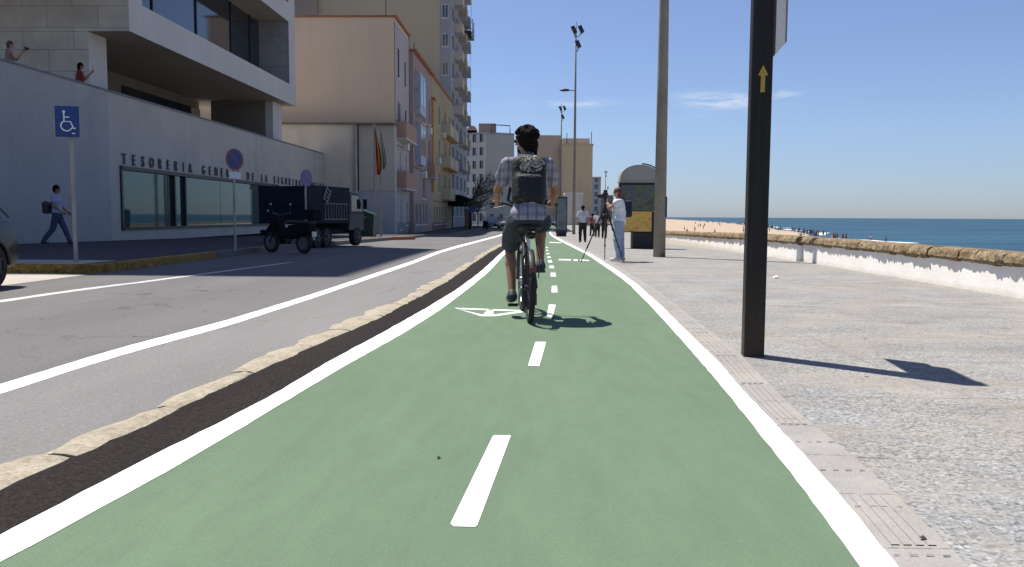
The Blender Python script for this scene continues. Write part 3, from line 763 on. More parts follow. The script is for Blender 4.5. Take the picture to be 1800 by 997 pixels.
# lettering
m_let = M('lettering_metal', (.05, .05, .075), .5)
def text_mesh(s, size):
    cu = bpy.data.curves.new('t', 'FONT'); cu.body = s; cu.size = size; cu.extrude = .02; cu.align_x = 'CENTER'; cu.resolution_u = 3; cu.offset = .006
    o = bpy.data.objects.new('t', cu); C.objects.link(o); bpy.context.view_layer.update()
    me = bpy.data.meshes.new_from_object(o.evaluated_get(bpy.context.evaluated_depsgraph_get()))
    bpy.data.objects.remove(o); bpy.data.curves.remove(cu); return me
cache = {}
idx = 0
for word in 'TESORERIA GENERAL DE LA SEGURIDAD SOCIAL'.split(' '):
    for ch in word:
        mb = MB()
        if ch not in cache: cache[ch] = text_mesh(ch, .56)
        me = cache[ch]; yc = 29.98+.72*idx
        mb.T = Matrix(((0, 0, 1, X0+.05), (.78, 0, 0, yc), (0, 1, 0, 2.80), (0, 0, 0, 1)))
        mb.add([v.co for v in me.vertices], [tuple(p.vertices) for p in me.polygons]); idx += 1
        part(mb, 'letter', m_let)
    idx += 1
for me in cache.values(): bpy.data.meshes.remove(me)
mb = MB(); mb.box(X0, X0+.25, 58.3, 58.5, 3.95, 4.25); mb.box(X0, X0+.1, 58.2, 58.6, 4.2, 4.28); part(mb, 'wall_lamp', m_dark)
# cantilevered volume
ZB = 7.68
# street face with two deep openings
mb = MB()
mb.wall((X0, 30.75, ZB), (0, 1, 0), (0, 0, 1), (1, 0, 0), 21.1, 9.5, [(1.05, 1.17, 19.85, 4.85), (1.05, 5.95, 19.85, 9.0)], 1.8)
part(mb, 'concrete_frame', m_frame)
mb = MB(); mb.wall((X0, 30.75, ZB), (-1, 0, 0), (0, 0, 1), (0, -1, 0), 14, 9.5); part(mb, 'stone_gable', m_clad)
mb = MB(); mb.wall((-29, 30.78, 4.1), (1, 0, 0), (0, 0, 1), (0, -1, 0), 29-16.56, ZB-4.1); part(mb, 'stone_gable', m_clad)
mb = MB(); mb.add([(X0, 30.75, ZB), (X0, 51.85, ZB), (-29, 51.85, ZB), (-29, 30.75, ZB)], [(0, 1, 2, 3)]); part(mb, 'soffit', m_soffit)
mb = MB(); mb.add([(X0, 51.85, ZB), (X0, 51.85, 17.2), (-29, 51.85, 17.2), (-29, 51.85, ZB)], [(0, 1, 2, 3)]); mb.add([(X0, 30.75, 17.18), (X0, 51.85, 17.18), (-29, 51.85, 17.18), (-29, 30.75, 17.18)], [(0, 1, 2, 3)]); part(mb, 'rear_wall_and_roof', m_frame)
mb = MB(); mb.wall((-16.56, 30.78, 4.1), (0, 1, 0), (0, 0, 1), (1, 0, 0), 1.3, ZB-4.1); mb.wall((-16.56, 32.08, 4.1), (-1, 0, 0), (0, 0, 1), (0, 1, 0), 4, ZB-4.1); part(mb, 'pier', m_frame)
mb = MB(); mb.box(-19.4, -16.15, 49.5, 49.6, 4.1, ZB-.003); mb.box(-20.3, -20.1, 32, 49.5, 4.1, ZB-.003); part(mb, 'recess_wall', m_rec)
mb = MB(); mb.box(-16.15, -15.7, 49.5, 51.2, 4.1, ZB-.003); part(mb, 'pier', m_frame)
mb = MB(); mb.box(-20.1, -20.0, 40.2, 49.4, 4.15, ZB-.5); part(mb, 'terrace_window', m_glassd)
for z0, z1 in ((ZB+1.17, ZB+4.85), (ZB+5.95, ZB+9.0)):
    mb = MB(); mb.box(-16.86, -16.80, 31.85, 50.55, z0+.01, z1-.01); g_ = part(mb, 'recessed_window', m_glassd)
    for y in (36.5, 41.2, 45.9, 48.9): mb = MB(); mb.box(-16.80, -16.74, y-.05, y+.05, z0+.02, z1-.02); mb.build('mullion', m_darkmetal, g_)
    mb = MB(); mb.wall((-16.78, 50.58, z0+.01), (1, 0, 0), (0, 0, 1), (0, -1, 0), 1.76, z1-z0-.02); part(mb, 'loggia_end_wall', m_cladg)
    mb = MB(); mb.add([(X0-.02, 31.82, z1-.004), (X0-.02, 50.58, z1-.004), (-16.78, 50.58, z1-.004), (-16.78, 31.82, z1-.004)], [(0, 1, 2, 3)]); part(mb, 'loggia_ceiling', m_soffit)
# unseen storeys above the picture, added and shaped to cast the road shadow
SH_H = 33.2
mb = MB(); mb.box(-30, X0, 23.9, 30.74, 9.7, SH_H); mb.box(-30, X0, 30.74, 36.7, 17.2, SH_H); part(mb, 'unseen_shadow_storeys', m_clad)

# ------------------------------------------------------------------ street buildings (left row)
XF = -10.2
m_peach = mat_plaster('peach_render', (.64, .50, .37), .05, .18, .15)
m_peachw = mat_plaster('peach_white_render', (.40, .375, .385), .06, .15)
m_pink = mat_plaster('pink_render', (.33, .26, .25), .06, .15)
m_balc = mat_plaster('salmon_balcony', (.38, .25, .20), .06, .15)
m_cream = mat_plaster('cream_old_wall', (.54, .49, .41), .12, .5, .5)
m_blueish = mat_plaster('grey_blue_base', (.36, .375, .41), .1, .3)
m_ochre = mat_plaster('ochre_render', (.46, .31, .15), .08, .2)
m_yell = mat_plaster('olive_cream_render', (.38, .32, .20), .08, .2)
m_tower = mat_plaster('tan_tower_render', (.42, .37, .275), .04, .12, .1)
m_taupe = mat_plaster('taupe_render', (.28, .24, .21), .06, .1)
m_dado = M('blue_dado_tiles', (.07, .08, .13), .5, .1)
m_reddado = M('dark_red_dado', (.10, .05, .05), .6)
m_tile = M('terracotta_tiles', (.30, .13, .08), .8, .2, 3)
m_wframe = M('white_window_frame', (.55, .57, .60), .5)
m_shutter = M('brown_shutter', (.10, .06, .05), .7)
m_pane = mat_glass('street_window_pane', (.02, .025, .035), .08, .6)
m_wbay = M('white_blue_bay', (.32, .37, .45), .5)
def bwall(mb, side, a0, a1, c, z0, z1, holes=(), rev=.18):
    """side 'x': wall facing +x at x=c, from y=a0..a1; side 'y': facing -y at y=c, x=a0..a1. holes in absolute coords (a0,z0,a1,z1)"""
    hs = [(h[0]-a0, h[1]-z0, h[2]-a0, h[3]-z0) for h in holes]
    if side == 'x': mb.wall((c, a0, z0), (0, 1, 0), (0, 0, 1), (1, 0, 0), a1-a0, z1-z0, hs, rev)
    else: mb.wall((a0, c, z0), (1, 0, 0), (0, 0, 1), (0, -1, 0), a1-a0, z1-z0, hs, rev)
def windows(root, side, c, holes, name='window', rev=.16, fmat=None, pmat=None, fw=.07, shut=None):
    for k, h in enumerate(holes):
        a0, z0, a1, z1 = h; mb = MB(); cm = (a0+a1)/2
        def bx(a, b_, z, zz, d0, d1, m=None):
            m = m or mb
            if side == 'x': m.box(c-d1, c-d0, a, b_, z, zz)
            else: m.box(a, b_, c+d0, c+d1, z, zz)
        bx(a0, a0+fw, z0, z1, rev-.06, rev); bx(a1-fw, a1, z0, z1, rev-.06, rev); bx(a0+fw, a1-fw, z0, z0+fw, rev-.06, rev); bx(a0+fw, a1-fw, z1-fw, z1, rev-.06, rev)
        bx(cm-fw*.4, cm+fw*.4, z0+fw, z1-fw, rev-.05, rev)
        if side == 'x' or True: bx(a0-.08, a1+.08, z0-.09, z0-.005, -.07, .03)
        w = mb.build(name, fmat or m_wframe, root)
        p = MB(); bx(a0+.01, a1-.01, z0+.01, z1-.01, rev-.015, rev+.012, p); p.build('pane', pmat or m_pane, w)
        if shut and (k*7) % 3 != 1:
            p = MB(); bx(a0+fw, a1-fw, z0+(z1-z0)*.45, z1-fw, rev-.045, rev-.02, p); p.build('shutter', shut, w)
def shell(root, x0, x1, y0, y1, z0, z1, mat, name='walls', holes_x=(), holes_y=(), rev=.18, roof=None):
    mb = MB(); bwall(mb, 'x', y0, y1, x1, z0, z1, holes_x, rev); bwall(mb, 'y', x0, x1, y0, z0, z1, holes_y, rev)
    mb.wall((x0, y1, z0), (1, 0, 0), (0, 0, 1), (0, 1, 0), x1-x0, z1-z0); mb.wall((x0, y0, z0), (0, 1, 0), (0, 0, 1), (-1, 0, 0), y1-y0, z1-z0)
    mb.add([(x0, y0, z1-.02), (x1, y0, z1-.02), (x1, y1, z1-.02), (x0, y1, z1-.02)], [(0, 1, 2, 3)])
    return mb.build(name, mat, root)
gy = gz(62)
# peach house
ph = thing('apartment_house', 'peach apartment house with a large blank side wall and arched balcony openings', 'building', (-18, 62, gy))
hx = [(60.6, 7.0, 61.9, 9.2), (63.9, 7.0, 64.7, 9.0), (60.6, 3.4, 61.9, 5.7), (63.9, 3.4, 64.7, 5.6), (60.6, 10.9, 61.5, 13.0), (63.8, 10.7, 64.5, 12.6), (61, .0, 62.2, 2.2), (64, .3, 65.0, 2.1)]
shell(ph, -27.5, XF, 59.5, 66.0, 4.6-2.4+3.42, 14.85, m_peach, 'upper_walls', [h for h in hx if h[1] > 6.5])
# street skin paler than the gable, a few mm proud
mb = MB(); bwall(mb, 'x', 59.6, 66.0, XF+.04, gy+.7, 14.6, hx, .2); mb.build('street_front', m_peachw, ph)
windows(ph, 'x', XF+.04, hx, shut=m_shutter)
shell(ph, -27.4, XF-.02, 59.58, 66.0, gy, 5.62, m_peachw, 'lower_walls')
mb = MB(); mb.box(-27.5, XF+.2, 59.4, 59.6, 14.85, 14.98); mb.box(-10.6, XF+.2, 59.6, 66.0, 14.85, 15.0); mb.build('roof_edge', m_tile, ph)
for z in (6.42, 2.86):
    mb = MB(); mb.box(XF+.04, XF+.78, 59.9, 65.2, z, z+.13); s_ = mb.build('balcony', M('balcony_slab', (.45, .43, .42), .8), ph)
    mb = MB(); zz = z+.14
    mb.box(XF+.66, XF+.76, 59.95, 65.15, zz, zz+1.15); mb.box(XF+.04, XF+.66, 59.95, 60.05, zz, zz+1.15); mb.box(XF+.04, XF+.66, 65.05, 65.15, zz, zz+1.15); mb.build('parapet', m_balc, s_)
mb = MB(); mb.box(XF+.03, XF+.07, 59.62, 65.9, gy, gy+.95); mb.build('dado', m_dado, ph)
mb = MB(); mb.tube([(XF-.6, 59.7, 14.9), (XF-.6, 59.7, 16.4)], .03, 6); mb.ball((XF-.8, 59.7, 17.1), .22, 8); mb.build('chimney_cowl', m_dark, ph)
# old annex wall in front of the peach gable
an = thing('annex_building', 'old stained cream annex with a flat roof below the peach gable', 'building', (-20, 57.6, gy))
zt = W(600, 219, 58.2).z
ux = lambda u, y: (u-945)/F*y
mb = MB(); bwall(mb, 'y', -30, ux(626, 58.2), 58.2, gy, zt); mb.add([(-30, 58.2, zt), (ux(626, 58.2), 58.2, zt), (ux(626, 58.2), 59.55, zt), (-30, 59.55, zt)], [(0, 1, 2, 3)]); mb.wall((ux(626, 58.2), 58.2, gy), (0, 1, 0), (0, 0, 1), (1, 0, 0), 1.3, zt-gy); mb.build('stained_wall', m_cream, an)
mb = MB(); mb.box(-30, ux(694, 58.2), 58.0, 59.5, zt+.003, zt+.12); mb.build('roof_edge', M('dark_roof_edge', (.16, .13, .11), .9), an)
zl = W(650, 336, 58.2).z
mb = MB(); xr = ux(693, 58.4)
mb.box(ux(626.5, 58.4), xr, 58.45, 59.5, gy, zl); mb.build('base_wall', m_blueish, an)
mb = MB(); mb.box(ux(630, 58.4), xr-.01, 58.455, 59.4, zl+.01, zt-.02)
for k in range(5):
    z0 = zl+.01+(zt-zl)*k/5; mb.box(ux(630, 58.4), xr, 58.43+.008*(k % 2), 58.454, z0+.02, zl+(zt-zl)*(k+1)/5-.02)
mb.build('panelled_wall', mat_plaster('grey_beige_panels', (.44, .41, .37), .05, .2), an)
mb = MB(); x_ = ux(624, 58.15); mb.box(x_-.12, x_, 58.0, 58.2, gy, zt); mb.build('drainpipe', M('pipe', (.3, .27, .25), .8), an)
# pink bay house
pk = thing('bay_house', 'narrow pinkish house with white glazed bays between the peach house and the ochre house', 'building', (-12, 70, gy))
XP = XF+.35
hp = [(67.0, 9.3, 70.0, 12.2), (67.2, 5.3, 70.0, 8.2), (71.2, 2.2+.3, 73.2, 5.0), (71.2, 8.9, 73.2, 11.2), (67.2, -.3+.6, 68.3, 2.0), (69.2, .3, 70.3, 2.0), (71.2, .3, 72.3, 2.0), (73.2, .3, 74.2, 2.0), (75.0, 5.5, 76.4, 7.8), (75.0, 9.2, 76.4, 11.4)]
shell(pk, -22, XP, 66.02, 77.5, gy, 13.75, m_pink, 'walls', hp, (), .2)
windows(pk, 'x', XP, hp[2:], shut=m_shutter)
for (a0, z0, a1, z1) in hp[:2]:
    mb = MB(); mb.box(XP-.1, XP+.45, a0-.1, a1+.1, z0-.2, z1+.1); by_ = mb.build('glazed_bay', m_wbay, pk)
    for k in range(2):
        mb = MB(); aa = a0+.15+k*(a1-a0)/2; mb.box(XP+.45, XP+.47, aa, aa+(a1-a0)/2-.3, z0+.55, z1-.25); mb.build('pane', m_pane, by_)
mb = MB(); mb.box(XP-1, XP+.3, 65.95, 77.6, 13.76, 13.95); mb.build('roof_edge', m_tile, pk)
for z in (4.3,):
    mb = MB(); mb.box(XP, XP+.7, 74.3, 77.0, z, z+.12); s_ = mb.build('balcony', m_blueish, pk); mb = MB(); mb.box(XP+.6, XP+.69, 74.3, 77.0, z+.13, z+1.2); mb.box(XP, XP+.6, 74.3, 74.4, z+.13, z+1.2); mb.build('parapet', m_balc, s_)
mb = MB(); mb.box(XP+.005, XP+.04, 66.1, 70.7, gy, gy+.85); mb.build('dado', m_dado, pk)
for (x, y, h) in ((XP-.4, 66.6, 1.3), (XP-.2, 68, .9), (XP-.3, 70.5, .8)):
    mb = MB(); mb.tube([(x, y, 13.9), (x, y, 13.9+h)], .035, 6); mb.build('antenna', m_dark, pk)
# ochre house
oc = thing('ochre_house', 'ochre and olive house with a stepped parapet and pale balconies', 'building', (-12, 84, gy))
XO = XF+.25
ho = [(y, z, y+1.6, z+1.9) for y in (83.5, 89.0, 93) for z in (3.3, 6.7, 10.0)]+[(79.5+2.1*k, .2, 80.6+2.1*k, 1.9) for k in range(6)]
shell(oc, -24, XO, 77.55, 96.4, gy, 13.9, m_yell, 'walls', ho, (), .2)
windows(oc, 'x', XO, ho)
mb = MB(); mb.box(XO-3, XO+.32, 77.3, 78.6, 3.2, 11.6); mb.build('orange_pilaster', m_ochre, oc)
mb = MB(); mb.box(XO-2.6, XO+.12, 77.4, 96.4, 13.92, 14.25); mb.build('roof_edge', m_tile, oc)
mb = MB(); mb.box(XO-2.6, XO+.42, 77.2, 78.7, 11.62, 11.8); mb.build('pilaster_cap', m_tile, oc)
for y0 in (87, 92):
    for z in (2.6, 5.9, 9.2):
        if y0 == 92: z += .0
        mb = MB(); mb.box(XO, XO+.85, y0-.3, y0+4.0, z, z+.13); s_ = mb.build('balcony', m_ochre, oc)
        mb = MB(); mb.box(XO+.76, XO+.85, y0-.3, y0+4.0, z+.14, z+1.25); mb.box(XO, XO+.76, y0-.3, y0-.2, z+.14, z+1.25); mb.build('parapet', mat_plaster('cream_parapet', (.46, .42, .32), .05, .2), s_)
mb = MB(); mb.box(XO+.005, XO+.035, 77.6, 90, gy, gy+.8); mb.build('dado', m_reddado, oc)
# tall tower
tw = thing('apartment_tower', 'very tall tan apartment tower with a blank side wall, rising out of the picture', 'building', (-20, 100, gy))
ht = [(98.0+5.2*k, z, 100.6+5.2*k, z+1.7) for k in range(4) for z in (1.0, 4.2, 7.4, 10.6, 13.8, 17.0, 20.2, 23.4, 26.6, 29.8)]
XT = XF+.1
yT = 96.5
mb = MB(); bwall(mb, 'y', ux(560, yT), XT-1.2, yT, gy, 41); mb.add([(ux(560, yT), yT, 41), (XT-1.2, yT, 41), (XT-1.2, 119, 41), (ux(560, yT), 119, 41)], [(0, 1, 2, 3)]); mb.wall((ux(560, yT), 119, gy), (1, 0, 0), (0, 0, 1), (0, 1, 0), XT-1.2-ux(560, yT), 41-gy)
mb.wall((ux(560, yT), yT, gy), (0, 1, 0), (0, 0, 1), (-1, 0, 0), 22.5, 41-gy); mb.build('blank_side_wall', m_tower, tw)
m_bay = mat_plaster('grey_blue_bays', (.30, .315, .34), .08, .25)
mb = MB(); bwall(mb, 'x', 96.55, 119, XT, gy, 38, ht, .3); mb.wall((XT-1.3, 96.55, gy), (1, 0, 0), (0, 0, 1), (0, -1, 0), 1.3, 38-gy, [(.3, z-gy, 1.05, z+1.5-gy) for z in (10.6, 13.8, 17.0, 20.2, 23.4, 26.6, 29.8)], .1); mb.add([(XT-1.3, 96.6, 38), (XT, 96.6, 38), (XT, 119, 38), (XT-1.3, 119, 38)], [(0, 1, 2, 3)]); mb.build('street_front', m_bay, tw)
windows(tw, 'x', XT, ht, fw=.1, rev=.28)
windows(tw, 'y', 96.55, [(XT-1.0, z, XT-.25, z+1.5) for z in (10.6, 13.8, 17.0, 20.2, 23.4, 26.6)], rev=.1)
for k in range(3):
    for z in (6.6, 9.8, 13.0, 16.2, 19.4, 22.6, 25.8, 29.0):
        y0 = 100.8+5.2*k+.2; mb = MB(); mb.box(XT+.003, XT+1.0, y0, y0+2.2, z, z+.14); s_ = mb.build('balcony', m_bay, tw)
        mb = MB(); mb.box(XT+.9, XT+.98, y0, y0+2.2, z+.15, z+1.2); mb.box(XT+.003, XT+.9, y0, y0+.08, z+.15, z+1.2); mb.build('parapet', (m_bay, m_cream, m_yell)[(k+int(z)) % 3], s_)
mb = MB(); mb.box(ux(518, 96)-6, ux(560, 96), 96.0, 110, gy, W(540, 36, 96).z+8); mb.build('taupe_stair_block', m_taupe, tw)
for (par_, x_, y_, z_) in ((pk, XP, 74.0, 8.2), (pk, XP, 70.6, 4.2), (ph, XF+.04, 62.9, 5.9), (oc, XO, 81.8, 6.1), (oc, XO, 86.3, 9.0)):
    mb = MB(); mb.box(x_+.003, x_+.4, y_, y_+.8, z_, z_+.55); mb.build('air_conditioner', m_wframe, par_, bevel=.02)
for (par_, x_, y0_, y1_, z_) in ((ph, XF+.06, 59.8, 65.9, 6.1), (pk, XP+.03, 66.2, 77.4, 4.9), (oc, XO+.03, 78.8, 96, 2.5)):
    mb = MB(); mb.tube([(x_, y0_+(y1_-y0_)*k/8, z_-.12*(k % 2)) for k in range(9)], .025, 4); mb.build('cable', m_dark, par_)
# hanging work platform
gx = W(822, 45, 112)
sc_ = thing('work_platform', 'dark suspended work platform hanging on long ropes from the tall tower', 'scaffold', (gx.x, 112, 24.2))
mb = MB(); mb.box(-.75, .75, -1, 1, 0, .12); mb.build('floor', m_darkmetal, sc_, local=True)
mb = MB()
for z in (.55, 1.1):
    for sx in (-.75, .75): mb.tube([(sx, -1, z), (sx, 1, z)], .04, 5)
    for sy in (-1, 1): mb.tube([(-.75, sy, z), (.75, sy, z)], .04, 5)
for sx in (-.75, .75):
    for sy in (-1, 1): mb.tube([(sx, sy, 0), (sx, sy, 2.4)], .05, 5)
mb.build('rail', m_darkmetal, sc_, local=True)
mb = MB(); mb.box(-.6, .5, -.8, .8, .13, 1.0); mb.build('load', M('olive_canvas', (.05, .06, .035), .9), sc_, local=True)
mb = MB(); mb.box(-1.0, -.3, -.3, .3, 1.8, 3.9); mb.box(-1.4, -.8, -.2, .2, 3.4, 5); mb.build('hoist', m_darkmetal, sc_, local=True)
mb = MB(); mb.tube([(-.5, 0, 4.5), (-.5, 0, 16)], .025, 4); mb.tube([(.5, 0, 2), (.5, 0, 16)], .025, 4); mb.tube([(-.3, 0, 0), (-.3, 0, -13)], .022, 4); mb.tube([(.4, 0, 0), (.4, 0, -13)], .022, 4); mb.build('rope', M('grey_rope', (.2, .22, .26), .9), sc_, local=True)

# ------------------------------------------------------------------ far buildings
def block(name, lab, c, rz, wx, wy, z1, mat, nx, ny, nz, mat2=None, wz=1.5, ww=1.1):
    root = thing(name, lab, 'building', (c[0], c[1], -.6), rz)
    H = z1+.6
    mb = MB()
    def hol(Wd, n): return [(Wd*(i+.5)/n-ww/2, H*(k+.45)/nz, Wd*(i+.5)/n+ww/2, H*(k+.45)/nz+wz) for i in range(n) for k in range(nz)] if n else []
    hy = hol(wx, nx); hx_ = hol(wy, ny)
    mb.wall((-wx/2, 0, 0), (1, 0, 0), (0, 0, 1), (0, -1, 0), wx, H, hy, .2)
    mb.build('front_wall', mat, root, local=True); mb = MB()
    mb.wall((-wx/2, wy, 0), (1, 0, 0), (0, 0, 1), (0, 1, 0), wx, H)
    mb.build('rear_wall', mat, root, local=True)
    mb = MB(); mb.wall((wx/2, 0, 0), (0, 1, 0), (0, 0, 1), (1, 0, 0), wy, H, hx_ if ny > 0 else (), .2); mb.wall((-wx/2, 0, 0), (0, 1, 0), (0, 0, 1), (-1, 0, 0), wy, H, hx_ if ny > 0 else (), .2); mb.build('side_wall', mat2 or mat, root, local=True)
    mb = MB(); mb.box(-wx/2-.15, wx/2+.15, -.15, wy+.15, H, H+.35); mb.build('roof', mat2 or mat, root, local=True)
    for (h, f) in [(h, 'y') for h in hy]+[(h, s_) for h in (hx_ if ny > 0 else []) for s_ in ('+', '-')]:
        mb = MB()
        if f == 'y': mb.box(-wx/2+h[0], -wx/2+h[2], .16, .19, h[1], h[3])
        elif f == '+': mb.box(wx/2-.19, wx/2-.16, h[0], h[2], h[1], h[3])
        else: mb.box(-wx/2+.16, -wx/2+.19, h[0], h[2], h[1], h[3])
        mb.build('window', m_pane, root, local=True)
    return root
m_wh = mat_plaster('pale_grey_render', (.56, .56, .54), .08, .3); m_gr = mat_plaster('grey_and_shade_render', (.38, .395, .39), .06, .3)  # darker grey also paints the shade on the corner block's right face
# corner block: corner at u=853
yb = 138; xc = ux(853, yb)
def corner_block():
    a = R(34)
    # local -y face normal turned; left face coloured paler as lit, right face darker as shaded
    root = block('corner_block', 'pale six storey corner block with small windows and a roof billboard frame, down the street', (xc, yb), 0, .1, .1, 16, m_wh, 0, 0, 1)
    for ch in list(root.children): bpy.data.objects.remove(ch)
    zt = W(853, 234, yb).z; H = zt+.6
    dl = Vector((-math.cos(a)*1, math.sin(a), 0)); dr = Vector((math.cos(R(28)), math.sin(R(28)), 0))
    Ll = (853-818)/F*yb/math.cos(a)*1.12; Lr = 5.2
    holes = [(Ll*(i+.35)/3, H*(k+.35)/7, Ll*(i+.35)/3+.75, H*(k+.35)/7+1.3) for i in range(3) for k in range(7)]
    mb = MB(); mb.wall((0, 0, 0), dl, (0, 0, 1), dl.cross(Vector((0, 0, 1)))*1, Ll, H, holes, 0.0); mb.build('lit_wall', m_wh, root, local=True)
    n = Vector((-math.sin(a), -math.cos(a), 0))
    for h in holes:
        mb = MB(); q = [dl*u_+n*(-.15)+Vector((0, 0, v_)) for u_, v_ in ((h[0], h[1]), (h[2], h[1]), (h[2], h[3]), (h[0], h[3]))]
        mb.prism(q, -n*.05); w_ = mb.build('window', m_pane, root, local=True)
    hr = [(Lr*(i+.4)/3, H*(k+.35)/7, Lr*(i+.4)/3+.7, H*(k+.35)/7+1.2) for i in range(2) for k in range(3)]
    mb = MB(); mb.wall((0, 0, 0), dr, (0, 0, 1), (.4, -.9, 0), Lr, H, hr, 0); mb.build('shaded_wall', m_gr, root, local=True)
    nr = Vector((math.sin(R(28)), -math.cos(R(28)), 0))
    for h in hr:
        mb = MB(); q = [dr*u_-nr*.15+Vector((0, 0, v_)) for u_, v_ in ((h[0], h[1]), (h[2], h[1]), (h[2], h[3]), (h[0], h[3]))]
        mb.prism(q, -nr*.05); mb.build('window', m_pane, root, local=True)
    back = dl*Ll+dr*Lr
    mb = MB(); mb.prism([(0, 0, H-.1), tuple(dr*Lr+Vector((0, 0, H-.1))), tuple(back+Vector((0, 0, H-.1))), tuple(dl*Ll+Vector((0, 0, H-.1)))], (0, 0, .3)); 
    mb.wall(dl*Ll, dr, (0, 0, 1), (0, 1, 0), Lr, H); mb.wall(dr*Lr, dl, (0, 0, 1), (0, 1, 0), Ll, H); mb.build('roof', m_gr, root, local=True)
    mb = MB(); o = dr*1.0+Vector((0, 0, H)); mb.tube([o, o+Vector((0, 0, 1.4)), o+dr*3.4+Vector((0, 0, 1.4)), o+dr*3.4], .09, 5); mb.tube([o+dr*.5, o+dr*.5+Vector((0, 0, 1.4))], .06, 4); mb.build('billboard_frame', m_darkmetal, root, local=True)
    mb = MB(); o = dl*1.2+dr*1.5; mb.box(o.x-1.6, o.x+1.2, o.y, o.y+2, H+.2, H+1.7); mb.build('penthouse', mat_plaster('rosy_render', (.3, .24, .22)), root, local=True)
    mb = MB(); o = dl*(Ll-.5)+dr*1; mb.box(o.x-.9, o.x+.7, o.y, o.y+1.6, H-.2, H+.7); mb.cyl((o.x-.1, o.y, H+.7), (o.x-.1, o.y+1.6, H+.7), .8, n=16); mb.build('arched_dormer', m_balc, root, local=True)
corner_block()
m_tan = mat_plaster('tan_block_render', (.58, .46, .30), .06, .2); m_tan2 = mat_plaster('brown_block_render', (.50, .41, .32), .06, .2)
yb = 172
b1 = block('brown_block', 'long brown apartment block with a plain end wall behind the cyclist', (ux(946, yb), yb, 0), 0, ux(984, yb)-ux(908, yb), 20, W(960, 241, yb).z, m_tan2, 0, 0, 5, m_tan2)
yb = 168
b2 = block('tan_block', 'tan apartment block with a water tank on its roof, behind the slim lighting mast', (ux(1012, yb), yb, 0), 0, ux(1038, yb)-ux(984, yb), 22, W(1010, 256, yb).z, m_tan, 0, 3, 5, m_tan2)
for ch in b2.children:
    pass
mb = MB(); H = W(1010, 256, yb).z+.6; mb.box(-2.9, 2.6, 2, 8, H+.36, H+1.6); mb.build('roof_hut', m_tan2, b2, local=True)
for x, h in ((-2.0, 2.6), (-.5, 2.2), (2.9, 2.9)):
    mb = MB(); mb.tube([(x, 1.5, H+.3), (x, 1.5, H+h)], .07, 5); mb.build('antenna', m_dark, b2, local=True)
yb = 150
block('low_white_building', 'low pale building with a blank side wall, in front of the tan apartment block', (ux(1008, yb), yb, 0), 0, ux(1026, yb)-ux(996, yb), 8, W(1010, 342, yb).z, mat_plaster('low_white', (.55, .52, .49)), 0, 0, 2, m_wh)
yb = 260
block('distant_block', 'distant grey and brick apartment block at the end of the promenade', (ux(1046, yb), yb, 0), R(0), ux(1055, yb)-ux(1039, yb), 30, W(1046, 313, yb).z, mat_plaster('dist_grey', (.38, .40, .42)), 1, 0, 6, m_tan2)
yb = 330
block('distant_block', 'farthest brick apartment block just left of the photographer', (ux(1064, yb), yb, 0), R(0), ux(1078, yb)-ux(1054, yb), 30, W(1064, 345, yb).z, mat_plaster('dist_brick', (.30, .22, .19)), 4, 0, 5, m_tan2)
yb = 190
block('far_street_house', 'pale low house closing the left side of the far street', (ux(878, yb), yb, 0), 0, ux(916, yb)-ux(846, yb), 10, W(878, 352, yb).z, m_wh, 4, 0, 3, m_gr)
block('far_street_house', 'brown low house closing the far street between the cyclist and the shelter', (ux(958, 200), 200, 0), 0, 9, 10, W(958, 330, 200).z, mat_plaster('far_brown', (.26, .23, .21)), 4, 0, 3, m_gr)
# ------------------------------------------------------------------ people
SK1 = M('warm_skin', (.30, .155, .095), .6, .12, 9, .1, 60); SK2 = M('light_skin', (.42, .25, .18), .6, .1, 9, .1, 60)
HAIRB = M('black_hair', (.011, .009, .008), .9, .4, 30, .2, 60, spec=.08); HAIRR = M('auburn_hair', (.10, .045, .025), .6, .4, 14, .5, 60, bump=.6)
SHOE = M('dark_shoe', (.03, .032, .035), .6, .3, 20); WSHOE = M('white_shoe', (.6, .6, .6), .6)
V3 = lambda a: Vector(a)
BASE = dict(pel=(0, 0, .95), che=(0, .01, 1.29), neck=(0, -.01, 1.47), head=(0, .02, 1.625),
            hiL=(-.09, 0, .91), knL=(-.10, .01, .5), anL=(-.10, -.03, .09), hiR=(.09, 0, .91), knR=(.10, .01, .5), anR=(.10, -.03, .09),
            shL=(-.18, -.01, 1.425), elL=(-.23, -.03, 1.13), haL=(-.23, .06, .89), shR=(.18, -.01, 1.425), elR=(.23, -.03, 1.13), haR=(.23, .06, .89),
            toL=(-.11, .13, .045), toR=(.11, .13, .045))
def lerp(a, b, t): return tuple(np.array(a)*(1-t)+np.array(b)*t)
def fold(a):
    return lambda P: a*np.sin(P[..., 2]*42+3*np.sin(P[..., 0]*17)+2*np.sin(P[..., 1]*13))*np.sin(P[..., 0]*21+P[..., 2]*15)+a*.6*np.sin(P[..., 2]*27-P[..., 0]*31)
def add_meshes(o, mbs):
    bm = bmesh.new(); bm.from_mesh(o.data)
    for mb in mbs:
        me = bpy.data.meshes.new('x'); me.from_pydata(mb.v, [], mb.f); me.update(); bm.from_mesh(me); bpy.data.meshes.remove(me)
    bm.to_mesh(o.data); bm.free(); o.data.polygons.foreach_set('use_smooth', [True]*len(o.data.polygons))
